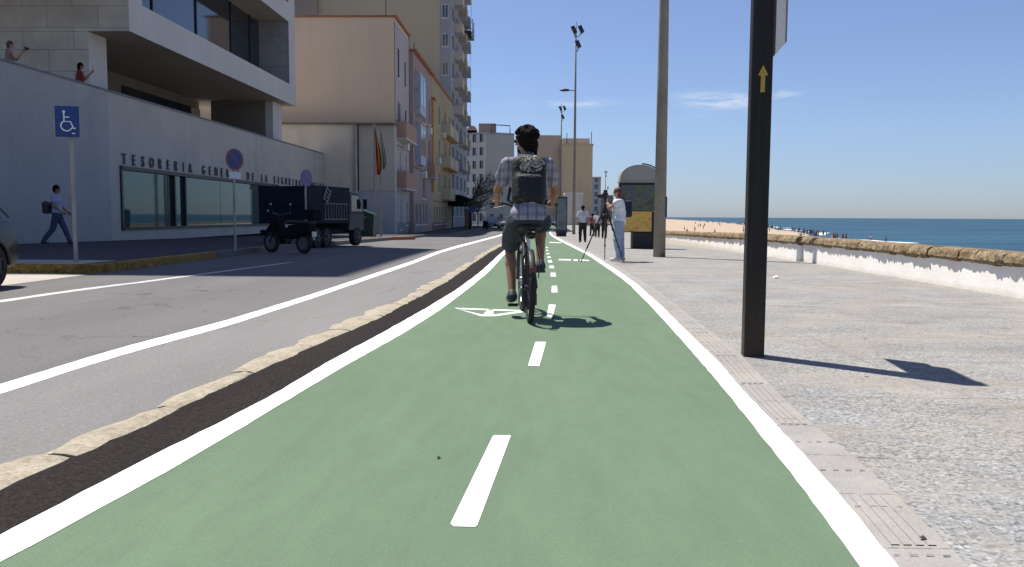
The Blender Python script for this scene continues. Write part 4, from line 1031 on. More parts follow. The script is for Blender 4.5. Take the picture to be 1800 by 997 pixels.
def hand_mb(mb, wrist, palm, side, grip=False, s=1.0):
    """palm centre, fingers run on from the wrist direction and curl"""
    w, p = Vector(wrist), Vector(palm); d = (p-w).normalized()
    if grip:      # round a bar that runs along local x
        mb.ball(p+Vector((0, -.012, .018)), (.042*s, .036*s, .017*s), 8)
        for i, (L_, r) in enumerate(((.9, .0085), (1, .0095), (.95, .009), (.8, .008))):
            x = p.x+side*(.033-.021*i)*s
            mb.tube([(x, p.y-.005, p.z+.026), (x, p.y+.030, p.z+.024), (x, p.y+.040*L_, p.z-.002), (x, p.y+.022, p.z-.020)], [r, r, r*.9, r*.75], 6)
        mb.tube([(p.x-side*.035, p.y-.028, p.z+.014), (p.x-side*.046, p.y-.012, p.z-.006), (p.x-side*.040, p.y+.012, p.z-.018)], [.011, .010, .008], 6)
        return
    q = Vector((side, 0, 0)); q = (q-d*q.dot(d)); q = q.normalized() if q.length > .1 else Vector((0, 1, 0)); f = d.cross(q).normalized()*side
    c = w+d*.055*s; mb.tube([w, w+d*.03*s, c+d*.03*s], [.022*s, .032*s, .030*s], 8)
    for i, L_ in enumerate((.062, .072, .068, .052)):
        o = c+d*.025*s+f*(-.027+.018*i)*s; mb.tube([o, o+d*L_*.5*s-q*.006, o+d*L_*s-q*.024*s], [.0095*s, .009*s, .007*s], 5)
    o = w+d*.03*s-f*.028*s; mb.tube([o, o+d*.03*s-f*.02*s-q*.01, o+d*.055*s-f*.016*s-q*.02], [.012*s, .0105*s, .008*s], 5)
def person(label, loc, rz, J=None, sc=1.0, h=.02, skin=SK1, shirt=None, trous=None, sleeve=.55, leg=.93, hair=HAIRB, hairlen=0, shoes=SHOE, yaw=0, bulk=1.0, grip=False, group=None, curly=0, hem=.0, toes=True, root_mat=None, waist=None):
    j = dict(BASE); j.update(J or {}); j = {k_: np.array(v)*sc for k_, v in j.items()}
    root = thing('person', label, 'person', loc, rz, group)
    if root_mat is not None: root.matrix_world = root_mat; WM[root] = root_mat
    q = sc*bulk
    hd = j['head']; fy = np.array([math.sin(yaw), math.cos(yaw), 0]); sx = np.array([math.cos(yaw), -math.sin(yaw), 0])
    prims = [('c', j['pel'], lerp(j['pel'], j['che'], .5), .115*q, .115*q), ('c', j['pel']+(-.05*sc, 0, 0), j['pel']+(.05*sc, 0, 0), .105*q, .105*q),
             ('c', j['che']+(-.07*sc, 0, -.02), j['che']+(.07*sc, 0, -.02), .095*q, .095*q), ('c', lerp(j['pel'], j['che'], .4), j['che'], .11*q, .11*q),
             ('c', j['shL']+(.03, 0, 0), j['shR']-(.03, 0, 0), .058*q, .058*q), ('c', lerp(j['che'], j['neck'], .4), j['neck'], .075*q, .055*q),
             ('c', j['neck']-(0, 0, .03*sc), hd-(0, 0, .03*sc), .054*sc, .05*sc),
             ('e', hd+(0, 0, .025*sc), np.array((.074, .088, .092))*sc if abs(math.sin(yaw)) < .7 else np.array((.088, .074, .092))*sc), ('c', hd-fy*.01*sc-(0, 0, .02*sc), hd+fy*.035*sc-(0, 0, .055*sc), .062*sc, .042*sc)]
    face = [('c', hd+fy*.086*sc+(0, 0, .015*sc), hd+fy*.102*sc-(0, 0, .014*sc), .007*sc, .012*sc), ('e', hd+sx*.078*sc, np.array((.014, .02, .03))*sc), ('e', hd-sx*.078*sc, np.array((.014, .02, .03))*sc)]
    for s_ in 'LR':
        prims += [('c', j['hi'+s_], j['kn'+s_], .085*q, .056*sc), ('c', j['kn'+s_], lerp(j['kn'+s_], j['an'+s_], .35), .052*sc, .055*sc), ('c', lerp(j['kn'+s_], j['an'+s_], .35), j['an'+s_], .053*sc, .036*sc),
                  ('c', j['an'+s_]-(0, .02*sc, .03*sc), j['to'+s_], .036*sc, .03*sc),
                  ('c', j['sh'+s_], lerp(j['sh'+s_], j['el'+s_], .4), .052*q, .05*sc), ('c', lerp(j['sh'+s_], j['el'+s_], .4), j['el'+s_], .048*sc, .038*sc), ('c', j['el'+s_], lerp(j['el'+s_], j['ha'+s_], .3), .038*sc, .038*sc), ('c', lerp(j['el'+s_], j['ha'+s_], .3), j['ha'+s_], .037*sc, .024*sc)]
    body = sdf_mesh('body', prims+face, skin, root, k=.022*sc, h=h)
    mbs = []
    for s_, sd in (('L', -1), ('R', 1)):
        m = MB(); w = Vector(j['ha'+s_]); e_ = Vector(j['el'+s_]); hand_mb(m, w, w+(w-e_).normalized()*.07 if not grip else w+Vector((0, .045, .005)), sd, grip, sc); mbs.append(m)
    add_meshes(body, mbs)
    # eyes and mouth
    mb = MB()
    for k_ in (-1, 1): mb.ball(Vector(hd+fy*.083*sc+sx*.03*sc*k_+np.array((0, 0, .018))*sc), .010*sc, 6)
    mb.build('eyes', HAIRB, body, local=True)
    mb = MB(); c_ = Vector(hd+fy*.088*sc-np.array((0, 0, .045))*sc); mb.ball(c_, (.024*sc, .01*sc, .007*sc) if abs(math.sin(yaw)) < .7 else (.01*sc, .024*sc, .007*sc), 6); mb.build('mouth', M('lips', (.2, .07, .06), .6), body, local=True)
    # hair
    hp = [('e', hd-fy*.016*sc+(0, 0, .036*sc), np.array((.089, .1, .1))*sc*(1+.12*curly)), ('c', hd-fy*.05*sc, hd-fy*.05*sc-(0, 0, (.03+hairlen)*sc), .07*sc, .055*sc)]
    if curly:
        rs = random.Random(3)
        for _ in range(90):
            a1, a2 = rs.uniform(0, 6.28), rs.uniform(.05, 1.45); v = np.array((math.cos(a1)*math.cos(a2), math.sin(a1)*math.cos(a2), math.sin(a2)))
            if v@fy > .55 and v[2] < .55: continue
            hp.append(('e', hd+(0, 0, .035*sc)+v*.112*sc-fy*.012*sc, np.array((.028, .028, .028))*sc*rs.uniform(.8, 1.25)))
    nz_ = (lambda P: .0045*np.sin(P[..., 0]*95+2*np.sin(P[..., 2]*60))*np.sin(P[..., 1]*88+1)*1.0+.004*np.sin(P[..., 2]*105+P[..., 0]*40)) if False else None
    if curly: hp.append(('c', hd-fy*.045*sc-(0, 0, .02), hd-fy*.05*sc-(0, 0, .10), .085*sc, .068*sc))
    sdf_mesh('hair', hp, hair, root, k=.004 if curly else .02, h=h*.7, noise=nz_, cuts=[(hd+fy*.052*sc-np.array((0, 0, .0)), fy*.85+np.array((0, 0, -.52)))])
    # shirt
    if shirt:
        g_ = .014*sc
        sp = [('c', j['pel']+(-.05*sc, 0, .02), j['pel']+(.05*sc, 0, .02), .112*q+g_, .112*q+g_), ('c', j['pel'], lerp(j['pel'], j['che'], .5), .118*q+g_, .118*q+g_),
              ('c', j['che']+(-.07*sc, 0, -.02), j['che']+(.07*sc, 0, -.02), .1*q+g_, .1*q+g_), ('c', lerp(j['pel'], j['che'], .4), j['che'], .115*q+g_, .115*q+g_),
              ('c', j['shL']+(.03, 0, 0), j['shR']-(.03, 0, 0), .062*q+g_, .062*q+g_), ('c', lerp(j['che'], j['neck'], .4), j['neck']-(0, 0, .02*sc), .078*q+g_, .055*q+g_)]
        up = j['che']-j['pel']; up = up/np.linalg.norm(up)
        sdf_mesh('shirt', sp+[('c', j['sh'+s_], lerp(j['sh'+s_], j['el'+s_], sleeve-.12), .056*q+g_, .052*q+g_+.006) for s_ in 'LR'], shirt, root, k=.03*sc, h=h, noise=fold(.0055),
                 cuts=[(j['pel']+up*hem*sc, -up), (j['neck']+(0, 0, .005*sc), (0, 0, 1))])
    # trousers
    if trous:
        tp = [('c', j['pel']+(-.045*sc, 0, 0), j['pel']+(.045*sc, 0, 0), .115*q+.008, .115*q+.008)]; cuts = []
        for s_ in 'LR':
            K, A, Hh = j['kn'+s_], j['an'+s_], j['hi'+s_]
            if leg > .5:
                t_ = (leg-.5)*2; tp += [('c', Hh, K, .09*q+.016*sc, .064*q+.014*sc), ('c', K, lerp(K, A, t_), .062*q+.016*sc, .05*sc+.014*sc)]
            else: tp += [('c', Hh, lerp(Hh, K, leg*2), .092*q+.016*sc, .072*q+.024*sc)]
        wz = j['pel']+np.array((0, 0, (.08 if waist is None else waist)*sc))
        sdf_mesh('trousers', tp, trous, root, k=.02*sc, h=h, noise=fold(.005), cuts=[(wz, (0, 0, 1))])
    for s_ in 'LR':
        sdf_mesh('shoe', [('c', j['an'+s_]-(0, .03*sc, .035*sc), j['to'+s_]-(0, 0, .002), .050*sc, .044*sc), ('c', j['an'+s_]-(0, .01, 0), j['an'+s_]-(0, .02*sc, .03*sc), .042*sc, .044*sc)], shoes, root, k=.02, h=h*.8,
                 cuts=[(lerp(j['an'+s_], j['to'+s_], .5)-np.array((0, 0, .046*sc)), (0, (j['to'+s_]-j['an'+s_])[2]/max(.05, abs((j['to'+s_]-j['an'+s_])[1]))*-.0, -1))] if toes else ())
    return root, j

# ---- cyclist + bicycle share one placement
cy = G(931, 568); CY_RZ = .085
t = NT('plaid_shirt'); X, Y, Z = t.sep(t.obj)
def lines(co_, per, w, ofs=0): return t.math('LESS_THAN', t.math('PINGPONG', t.math('ADD', co_, ofs), per/2), w)
c = t.mix(t.math('MULTIPLY', lines(Z, .085, .012), .5), (.29, .28, .33), (.045, .045, .09)); c = t.mix(t.math('MULTIPLY', lines(X, .085, .012, .02), .5), c, (.06, .06, .12))
c = t.mix(t.math('MULTIPLY', lines(Z, .0425, .0025), .5), c, (.40, .38, .44)); c = t.mix(t.math('MULTIPLY', lines(X, .0425, .0025), .5), c, (.40, .37, .43)); t.bump(t.noise(t.obj, 9, 4), .5, .03); m_plaid = t.out(c, .9, 0, .1)
m_short = M('charcoal_shorts', (.035, .042, .055), .9, .25, 7, .2, 60, bump=.3)
CJ = dict(pel=(0, .20, .985), che=(0, .33, 1.36), neck=(-.005, .39, 1.565), head=(-.018, .44, 1.715),
          hiL=(-.105, .22, .95), knL=(-.155, .62, .69), anL=(-.145, .40, .245), toL=(-.155, .56, .180),
          hiR=(.105, .22, .95), knR=(.15, .63, .965), anR=(.135, .44, .54), toR=(.14, .61, .495),
          shL=(-.190, .375, 1.495), elL=(-.285, .57, 1.25), haL=(-.285, .775, 1.125), shR=(.190, .375, 1.495), elR=(.285, .57, 1.25), haR=(.285, .775, 1.125))
croot, cj = person('cyclist seen from behind in a plaid short sleeved shirt and dark shorts, riding along the green lane', (cy.x, cy.y, 0), CY_RZ, CJ, 1.0, .0105, SK1, m_plaid, m_short, .66, .41, HAIRB, .05, SHOE, yaw=R(-62), bulk=1.07, grip=True, curly=1, hem=-.06, toes=False, waist=.03)
croot['label'] = 'cyclist in plaid short sleeved shirt and dark shorts, riding a bicycle on the green lane'
hd = np.array(CJ['head']); yw = R(-62); fy = np.array([math.sin(yw), math.cos(yw), 0]); sx = np.array([math.cos(yw), -math.sin(yw), 0])
mb = MB()
for k_ in (-1, 1): mb.ball(Vector(hd+fy*.09+sx*.034*k_+np.array((0, 0, .016))), .021, 8)
mb.tube([Vector(hd+fy*.085+sx*.06+(0, 0, .02)), Vector(hd+sx*.083+(0, 0, .02))], .004, 5); mb.tube([Vector(hd+fy*.085-sx*.06+(0, 0, .02)), Vector(hd-sx*.083+(0, 0, .02))], .004, 5); mb.tube([Vector(hd+fy*.088-sx*.06+(0, 0, .022)), Vector(hd+fy*.1+(0, 0, .026)), Vector(hd+fy*.088+sx*.06+(0, 0, .022))], .004, 5)
mb.build('sunglasses', m_dark, croot, local=True, smooth=True)
sdf_mesh('beard', [('c', hd+fy*.03-(0, 0, .075), hd+fy*.055-(0, 0, .07), .042, .034)], HAIRB, croot, k=.01, h=.009)
mb = MB(); mb.tube([(-.066, .37, 1.565), (-.05, .33, 1.595), (0, .318, 1.605), (.05, .33, 1.595), (.066, .37, 1.565), (.04, .43, 1.53), (-.04, .43, 1.53)], .017, 8, closed=True); mb.build('collar', m_plaid, croot, local=True, smooth=True)
# backpack
t = NT('backpack_print'); X, Y, Z = t.sep(t.obj)
n_ = t.noise(t.obj, 9, 2, .6, 1.2); band = t.math('PINGPONG', t.math('MULTIPLY', n_, 7), .5)
m1 = t.ramp(band, [(.20, 0.), (.27, 1.)])
dz = t.math('DIVIDE', t.math('SUBTRACT', Z, .385), .14); dx = t.math('DIVIDE', t.math('SUBTRACT', X, .02), .17)
reg = t.ramp(t.math('ADD', t.math('ADD', t.math('MULTIPLY', dz, dz), t.math('MULTIPLY', dx, dx)), t.math('MULTIPLY', t.noise(t.obj, 14, 3), 1.1)), [(.95, 1.), (1.15, 0.)])
lf = t.math('MULTIPLY', t.math('LESS_THAN', X, -.04), t.ramp(t.noise(t.scale(t.obj, (1, 1, 2)), 22, 4, .7), [(.52, 0.), (.62, .7)]))
c = t.mix(t.math('MULTIPLY', m1, reg), (.018, .018, .022), (.46, .41, .33)); c = t.mix(t.math('MULTIPLY', lf, .8), c, (.10, .12, .065)); cam_ = t.noise(t.obj, 13, 3, .6, .8); c = t.mix(t.math('MULTIPLY', t.ramp(cam_, [(.52, 0.), (.58, .55)]), t.ramp(Z, [(.20, 0.), (.30, 1.)])), c, (.075, .08, .055))
t.bump(t.noise(t.obj, 16, 4), .5, .02); m_pack = t.out(c, .7, 0, .3)
CM = WM[croot]
pk_ = thing('backpack', 'black backpack with a cream swirling print, worn by the cyclist', 'backpack'); PM = CM @ Matrix.Translation((.0, .165, 1.105)) @ Matrix.Rotation(R(-14), 4, 'X'); pk_.matrix_world = PM; WM[pk_] = PM
o = sdf_mesh('pack_body', [('b', (0, 0, .24), (.165, .085, .235), .07), ('b', (0, -.06, .15), (.135, .06, .13), .05), ('e', (0, .01, .40), (.13, .085, .105))], m_pack, pk_, k=.04, h=.012)
mb = MB()
for s_ in (-1, 1): mb.tube([(s_*.10, .07, .42), (s_*.12, .12, .47), (s_*.13, .20, .49), (s_*.135, .28, .44), (s_*.15, .30, .3), (s_*.19, .2, .1), (s_*.16, .07, .04)], .016, 6)
mb.tube([(-.03, .03, .475), (-.02, .01, .52), (.02, .01, .52), (.03, .03, .475)], .008, 6)
mb.build('strap', m_dark, pk_, local=True, smooth=True)
mb = MB(); mb.tube([(-.11, -.113, .25), (0, -.128, .262), (.11, -.113, .25)], .004, 5); mb.tube([(-.13, -.075, .36), (-.07, -.075, .45), (.07, -.075, .45), (.13, -.075, .36)], .004, 5); mb.build('zip', M('zip_grey', (.12, .12, .13), .4), pk_, local=True)
# bicycle
bk = thing('bicycle', 'dark city bicycle with a red rear reflector under the cyclist', 'bicycle', (cy.x, cy.y, 0), CY_RZ)
m_tyre = M('tyre_rubber', (.018, .018, .018), .85, .3, 20); m_frame2 = M('dark_bike_frame', (.03, .025, .028), .35, .1, metal=.2); m_steel = M('bright_steel', (.5, .5, .52), .3, .1, metal=.9)
WR = .335
for yy in (0, 1.06):
    mb = MB(); mb.tube([(0, yy+math.cos(a_)*(WR-.045), WR+math.sin(a_)*(WR-.045)) for a_ in np.linspace(0, 2*math.pi, 40, endpoint=False)], .013, 8, closed=True); mb.cyl((-.045, yy, WR), (.045, yy, WR), .025, n=10)
    for k_ in range(28):
        a_ = 2*math.pi*k_/28; sd_ = (-1)**k_*.028; mb.cyl((sd_, yy+math.cos(a_+.3)*.022, WR+math.sin(a_+.3)*.022), (0, yy+math.cos(a_)*(WR-.05), WR+math.sin(a_)*(WR-.05)), .0016, n=4, caps=False)
    w = mb.build('wheel', m_steel if yy else m_darkmetal, bk, local=True, smooth=True)
    mb = MB(); mb.tube([(0, yy+math.cos(a_)*(WR-.026), WR+math.sin(a_)*(WR-.026)) for a_ in np.linspace(0, 2*math.pi, 56, endpoint=False)], .0265, 10, closed=True); mb.build('tyre', m_tyre, w, local=True, smooth=True)
mb = MB(); BB = (0, .43, .29)
mb.tube([BB, (0, .27, .72)], .017, 8); mb.tube([BB, (0, .94, .74)], .021, 8); mb.tube([(0, .29, .66), (0, .90, .90)], .017, 8); mb.tube([(0, .945, .72), (0, .88, .97)], .022, 8)
for s_ in (-1, 1): mb.tube([(s_*.03, .43, .29), (s_*.055, .2, .31), (s_*.065, 0, WR)], .010, 6); mb.tube([(0, .275, .68), (s_*.05, .2, .60), (s_*.065, 0, WR)], .009, 6)
mb.build('frame', m_frame2, bk, local=True, smooth=True)
mb = MB()
for s_ in (-1, 1): mb.tube([(s_*.045, .945, .72), (s_*.055, .99, .55), (s_*.055, 1.06, WR)], .013, 6)
mb.tube([(-.05, .945, .72), (.05, .945, .72)], .02, 6); mb.build('fork', m_frame2, bk, local=True, smooth=True)
mb = MB(); mb.tube([(0, .27, .72), (0, .245, .87)], .014, 8); mb.build('seatpost', m_steel, bk, local=True)
sdf_mesh('saddle', [('e', (-.045, .13, .895), (.07, .09, .035)), ('e', (.045, .13, .895), (.07, .09, .035)), ('c', (0, .16, .9), (0, .37, .905), .05, .024)], m_dark, bk, k=.03, h=.012)
mb = MB(); mb.tube([(-.33, .80, 1.125), (-.2, .825, 1.13), (-.06, .865, 1.08), (0, .87, 1.07), (.06, .865, 1.08), (.2, .825, 1.13), (.33, .80, 1.125)], .012, 8); mb.tube([(0, .88, .96), (0, .87, 1.08)], .016, 8); hb = mb.build('handlebar', m_darkmetal, bk, local=True, smooth=True)
for s_ in (-1, 1):
    mb = MB(); mb.tube([(s_*.22, .82, 1.13), (s_*.345, .797, 1.125)], .017, 8); mb.build('grip', m_dark, hb, local=True)
    mb = MB(); mb.tube([(s_*.20, .83, 1.12), (s_*.22, .88, 1.10), (s_*.31, .88, 1.085)], .006, 5); mb.build('brake_lever', m_steel, hb, local=True)
    mb = MB(); mb.tube([(s_*.20, .84, 1.12), (s_*.12, .95, 1.1), (s_*.03, .95, .95), (0, .93, .8)], .004, 4); mb.build('cable', m_dark, hb, local=True)
mb = MB(); mb.cyl((.045, .43, .29), (.052, .43, .29), .095, n=28); ca = mb.build('chainring', m_darkmetal, bk, local=True)
mb = MB(); mb.tube([(-.062, .43, .29), (-.075, .44, .125)], [.014, .011], 6); mb.build('crank', m_steel, bk, local=True)
mb = MB(); mb.tube([(.062, .43, .29), (.075, .455, .455)], [.014, .011], 6); mb.build('crank', m_steel, bk, local=True)
for (x, y, z) in ((-.135, .44, .125), (.135, .46, .458)):
    mb = MB(); mb.box(x-.05, x+.05, y-.04, y+.04, z-.012, z+.012); mb.build('pedal', m_dark, bk, local=True, bevel=.004)
mb = MB(); mb.tube([(.05, .43, .385), (.05, 0, WR+.05)], .005, 5); mb.tube([(.05, .43, .195), (.05, .02, .22)], .005, 5); mb.cyl((.03, 0, WR), (.06, 0, WR), .055, n=16); mb.box(.035, .065, -.02, .05, .17, .28); mb.build('chain', m_darkmetal, bk, local=True)
mb = MB(); n = 16; vs = []
for i in range(n+1):
    a_ = R(20)+R(125)*i/n
    for x in (-.03, -.015, .015, .03): vs.append((x, -math.cos(a_)*(WR+.028-abs(x)*.35)*1.0, WR+math.sin(a_)*(WR+.028-abs(x)*.35)))
mb.add(vs, [(i*4+k_, i*4+k_+1, i*4+k_+5, i*4+k_+4) for i in range(n) for k_ in range(3)])
o = mb.build('mudguard', m_dark, bk, local=True, smooth=True); md = o.modifiers.new('s', 'SOLIDIFY'); md.thickness = .003
mb = MB(); mb.box(-.03, .03, -.365, -.35, .50, .545); mb.build('reflector', M('red_reflector', (.16, .03, .035), .3), bk, local=True, bevel=.004)
mb = MB(); mb.box(-.012, .012, .155, .175, .60, .80); mb.tube([(-.02, .22, .83), (.02, .22, .83)], .018, 8); mb.build('pump_and_clamp', m_steel, bk, local=True)
mb = MB(); mb.ball((-.075, .12, .80), (.02, .03, .035), 8); mb.ball((.02, .09, .82), (.05, .04, .035), 10); mb.build('saddle_bag', m_dark, bk, local=True, smooth=True)
mb = MB(); mb.tube([(-.09, .25, .75), (-.11, .1, .6), (-.10, .02, .36)], .006, 5); mb.tube([(.07, .25, .78), (.10, .14, .6), (.085, .05, .42)], .006, 5); mb.build('rack_stay', m_darkmetal, bk, local=True)

# ---- photographer and tripod
wp = G(1083, 460)
m_wtop = M('white_cotton', (.68, .68, .72), .9, .08, 5, .1, 40, bump=.2); m_jean = M('pale_jeans', (.30, .36, .46), .9, .12, 6, .2, 60, bump=.2)
WJ = dict(shL=(-.165, -.01, 1.40), elL=(-.15, .22, 1.25), haL=(-.05, .30, 1.47), shR=(.165, -.01, 1.40), elR=(.14, .20, 1.22), haR=(.05, .30, 1.44), head=(0, .05, 1.61), neck=(0, 0, 1.45),
          hiL=(-.08, 0, .91), hiR=(.08, 0, .91), knL=(-.08, .03, .5), anL=(-.07, -.02, .09), toL=(-.08, .14, .045), knR=(.08, -.03, .5), anR=(.08, -.08, .09), toR=(.09, .07, .045))
person('woman photographer with auburn hair, white top and pale jeans, behind the tripod', (wp.x+.06, wp.y+.1, 0), R(78), WJ, .955, .016, SK2, m_wtop, m_jean, .42, .95, HAIRR, .10, WSHOE, bulk=1.22, hem=-.10)
bg_ = thing('shoulder_bag', 'dark navy bag hanging behind the photographer', 'bag', (wp.x+.20, wp.y+.25, 1.0)); o = sdf_mesh('bag_body', [('b', (.06, 0, .18), (.10, .14, .19), .06)], M('navy_cloth', (.02, .025, .05), .9), bg_, k=.03, h=.02)
mb = MB(); mb.tube([(.02, -.1, .32), (-.08, -.12, .42), (-.12, -.12, .30), (-.04, -.16, .0)], .014, 5); mb.build('strap', m_dark, bg_, local=True)
ap = W(1064, 362, 18.6); f1, f2, f3 = G(1021, 461), G(1063, 457), G(1096, 461)
tr = thing('tripod', 'black photo tripod with spread legs at the lane edge', 'tripod', (ap.x, ap.y, 0))
for f_ in (f1, f2, f3):
    mb = MB(); a_ = Vector(ap); b_ = Vector(f_); mb.cyl(a_, a_.lerp(b_, .42), .020, n=8); mb.cyl(a_.lerp(b_, .40), a_.lerp(b_, .72), .015, n=8); mb.cyl(a_.lerp(b_, .7), b_, .011, n=8); mb.cyl(a_.lerp(b_, .4), a_.lerp(b_, .44), .025, n=8); mb.cyl(a_.lerp(b_, .71), a_.lerp(b_, .745), .020, n=8); mb.build('leg', m_dark, tr)
mb = MB(); mb.cyl(Vector(ap)-Vector((0, 0, .3)), Vector(ap)+Vector((0, 0, .12)), .018, n=8); mb.ball(Vector(ap), .04, 8); mb.cyl(Vector(ap)+Vector((0, 0, .1)), Vector(ap)+Vector((0, 0, .16)), .035, n=8); mb.tube([Vector(ap)+Vector((0, 0, .12)), Vector(ap)+Vector((.16, -.05, .04))], .009, 5); mb.build('head_and_column', m_dark, tr)
cmr = thing('camera', 'black camera with a hood mounted on top of the tripod', 'camera', (ap.x, ap.y, ap.z+.16), R(75))
mb = MB(); mb.box(-.08, .08, -.05, .05, .0, .13); mb.box(-.035, .035, -.04, .04, .13, .19); mb.box(-.03, .03, -.06, -.045, .2, .27); mb.build('camera_body', m_dark, cmr, local=True, bevel=.012)
mb = MB(); mb.cyl((0, .05, .06), (0, .17, .06), .045, .055, n=14); mb.build('lens', m_dark, cmr, local=True, smooth='auto')

# ---- walkers
m_lshirt = M('pale_blue_shirt', (.48, .50, .60), .9, .08, 6, .1, 40, bump=.2); m_black = M('black_trousers', (.014, .015, .02), .9, .2, 6)
g = G(1024, 427)
person('man in a pale shirt and black trousers walking away beside the lane', (g.x, g.y, g.z), R(4), dict(knL=(-.10, .12, .50), anL=(-.10, .12, .09), toL=(-.11, .27, .05), knR=(.10, .0, .5), anR=(.10, -.16, .12), toR=(.10, -.02, .05), elL=(-.25, .04, 1.15), haL=(-.24, .20, .98), elR=(.26, -.05, 1.15), haR=(.25, -.02, .9)), .97, .02, SK1, m_lshirt, m_black, .75, .96, HAIRB, 0, SHOE, bulk=1.05)
m_lil = M('lilac_shirt', (.34, .36, .55), .9, .08, 6, .1, 40, bump=.2); m_bj = M('dark_blue_jeans', (.05, .065, .13), .9, .15, 6)
px_ = ux(88, 22.3)
person('pedestrian in a lilac shirt and blue jeans striding along the shaded left pavement', (px_, 22.3, .152+gz(22.3)), R(-75), dict(knL=(-.09, .16, .5), anL=(-.09, .30, .10), toL=(-.10, .45, .06), knR=(.09, -.10, .49), anR=(.09, -.36, .14), toR=(.09, -.24, .06), elL=(-.22, .05, 1.15), haL=(-.2, .22, .98), elR=(.24, -.02, 1.15), haR=(.22, .18, .98), pel=(0, 0, .93), hiL=(-.085, 0, .9), hiR=(.085, 0, .9)), .93, .018, SK1, m_lil, m_bj, .6, .95, HAIRB, .02, SHOE)
bg_ = thing('rucksack', 'small brown and grey rucksack on the back of the pedestrian in lilac', 'rucksack', (px_-.27, 22.32, 1.02)); sdf_mesh('bag_body', [('b', (0, 0, .12), (.11, .12, .14), .06), ('e', (-.04, 0, .24), (.10, .10, .08))], M('brown_cloth', (.07, .055, .05), .9, .4, 12), bg_, k=.03, h=.02)
mb = MB(); mb.tube([(.06, -.12, .05), (.2, -.16, .3), (.26, -.12, .38)], .014, 5); mb.build('strap', m_dark, bg_, local=True)
# parapet people
m_red = M('dark_red_top', (.20, .03, .035), .9, .1)
hold = dict(elL=(-.2, .18, 1.22), haL=(-.06, .36, 1.42), elR=(.2, .18, 1.22), haR=(.06, .36, 1.42), head=(0, .05, 1.62))
px_ = -15.62; yy = 24.6
person('person with reddish brown hair holding a camera behind the terrace parapet', (px_, yy, 4.40), R(-60), hold, .955, .02, SK2, M('pink_top', (.30, .18, .16), .9), m_black, .5, .95, HAIRR, .1)
mb = MB(); hx_ = Vector((px_, yy, 4.40))+Matrix.Rotation(R(-60), 3, 'Z') @ Vector((0, .43, 1.44)); mb.box(-.06, .06, -.03, .03, 0, .09); mb.cyl((0, .03, .045), (0, .09, .045), .03, n=10); mb.v = [tuple(hx_+Matrix.Rotation(R(-60), 3, 'Z') @ Vector(p)) for p in mb.v]
prop(mb.build('camera', m_dark), 'small dark camera held over the parapet at the left picture edge', 'camera')
yy = 28.4; px_ = -15.62
person('person with black hair and a dark red top looking at a phone over the parapet', (px_, yy, 4.40), R(-60), hold, .985, .02, SK1, m_red, m_black, .5, .95, HAIRB, .22)
mb = MB(); hx_ = Vector((px_, yy, 4.40))+Matrix.Rotation(R(-60), 3, 'Z') @ Vector((0, .42, 1.50)); mb.box(-.04, .04, -.006, .006, 0, .15); mb.v = [tuple(hx_+Matrix.Rotation(R(-60), 3, 'Z') @ Vector(p)) for p in mb.v]
prop(mb.build('phone', m_dark), 'phone held up by the person in dark red behind the parapet', 'phone')
# distant promenade walkers
def tiny(label, u, y, rz, sh_, tr_, grp=None, sc=1.0, stride=.12):
    x = ux(u, y); return person(label, (x, y, gz(y)+.001), rz, dict(anL=(-.09, stride, .09), toL=(-.1, stride+.14, .045), knL=(-.09, stride*.6, .5), anR=(.09, -stride, .09), toR=(.1, -stride+.14, .045)), sc, .035, SK1, sh_, tr_, .6, .95, HAIRB, .02)
tiny('distant pedestrian in dark clothes on the promenade, just left of the tripod', 1061, 52, 0, m_black, m_black)
tiny('distant pedestrian in a pale shirt and dark shorts seen between the tripod legs', 1049, 56, R(180), m_wtop, m_black)
tiny('distant pedestrian in a dull red top beside the man in the pale shirt', 1040, 64, R(20), M('dull_red_top', (.2, .07, .07), .9), m_black)
# beach people
ref = None; bm_mats = [(M('swimwear_dark', (.03, .04, .07), .9)), M('beach_red', (.3, .05, .05), .9), M('beach_white', (.6, .6, .62), .9), M('beach_skin', (.26, .14, .09), .8)]
protos = []
for m in bm_mats:
    root, _ = person('tiny beachgoer standing on the sand near the waterline', (0, 0, 0), 0, None, 1.0, .05, SK1, m, bm_mats[0], .4, .35, HAIRB, 0)
    # join into one small mesh
    bm = bmesh.new(); mats = []
    for ch in [c_ for c_ in root.children]:
        n0 = len(bm.faces); bm.from_mesh(ch.data); bm.faces.ensure_lookup_table()
        mt = ch.data.materials[0]
        if mt not in mats: mats.append(mt)
        for f_ in bm.faces[n0:]: f_.material_index = mats.index(mt)
    me = bpy.data.meshes.new('beachgoer'); bm.to_mesh(me); bm.free()
    for mt in mats: me.materials.append(mt)
    def kill(o):
        for c_ in list(o.children): kill(c_)
        bpy.data.objects.remove(o)
    kill(root); protos.append(me)
rb = random.Random(11); spots = []
for k_ in range(130):
    y = math.exp(rb.uniform(math.log(185), math.log(1000))); xs = shx(y); a_ = rb.random()
    x = xs-(rb.uniform(1, 9) if a_ < .8 else rb.uniform(9, 45)); spots.append((x, y))
def beach_z(x, y):
    a_ = (wallx(y)+.42 if y < 161 else wallx(161)+(y-161)*.13); b_ = shx(y); s_ = min(1, max(0, (x-a_)/(b_-a_))); return -3.2+(SHZ+3.22)*s_-(.35*max(0, s_-.8)*5)
for k_, (x, y) in enumerate(spots):
    o = bpy.data.objects.new('person', protos[(0, 3, 0, 1, 2, 3)[k_ % 6]]); C.objects.link(o); o.location = (x, y, beach_z(x, y)); o.rotation_euler = (0, 0, rb.uniform(0, 6)); o.scale = (1.1, 1.1, 1)
    prop(o, 'tiny beachgoer standing on the sand near the waterline', 'person', 'people on the beach')

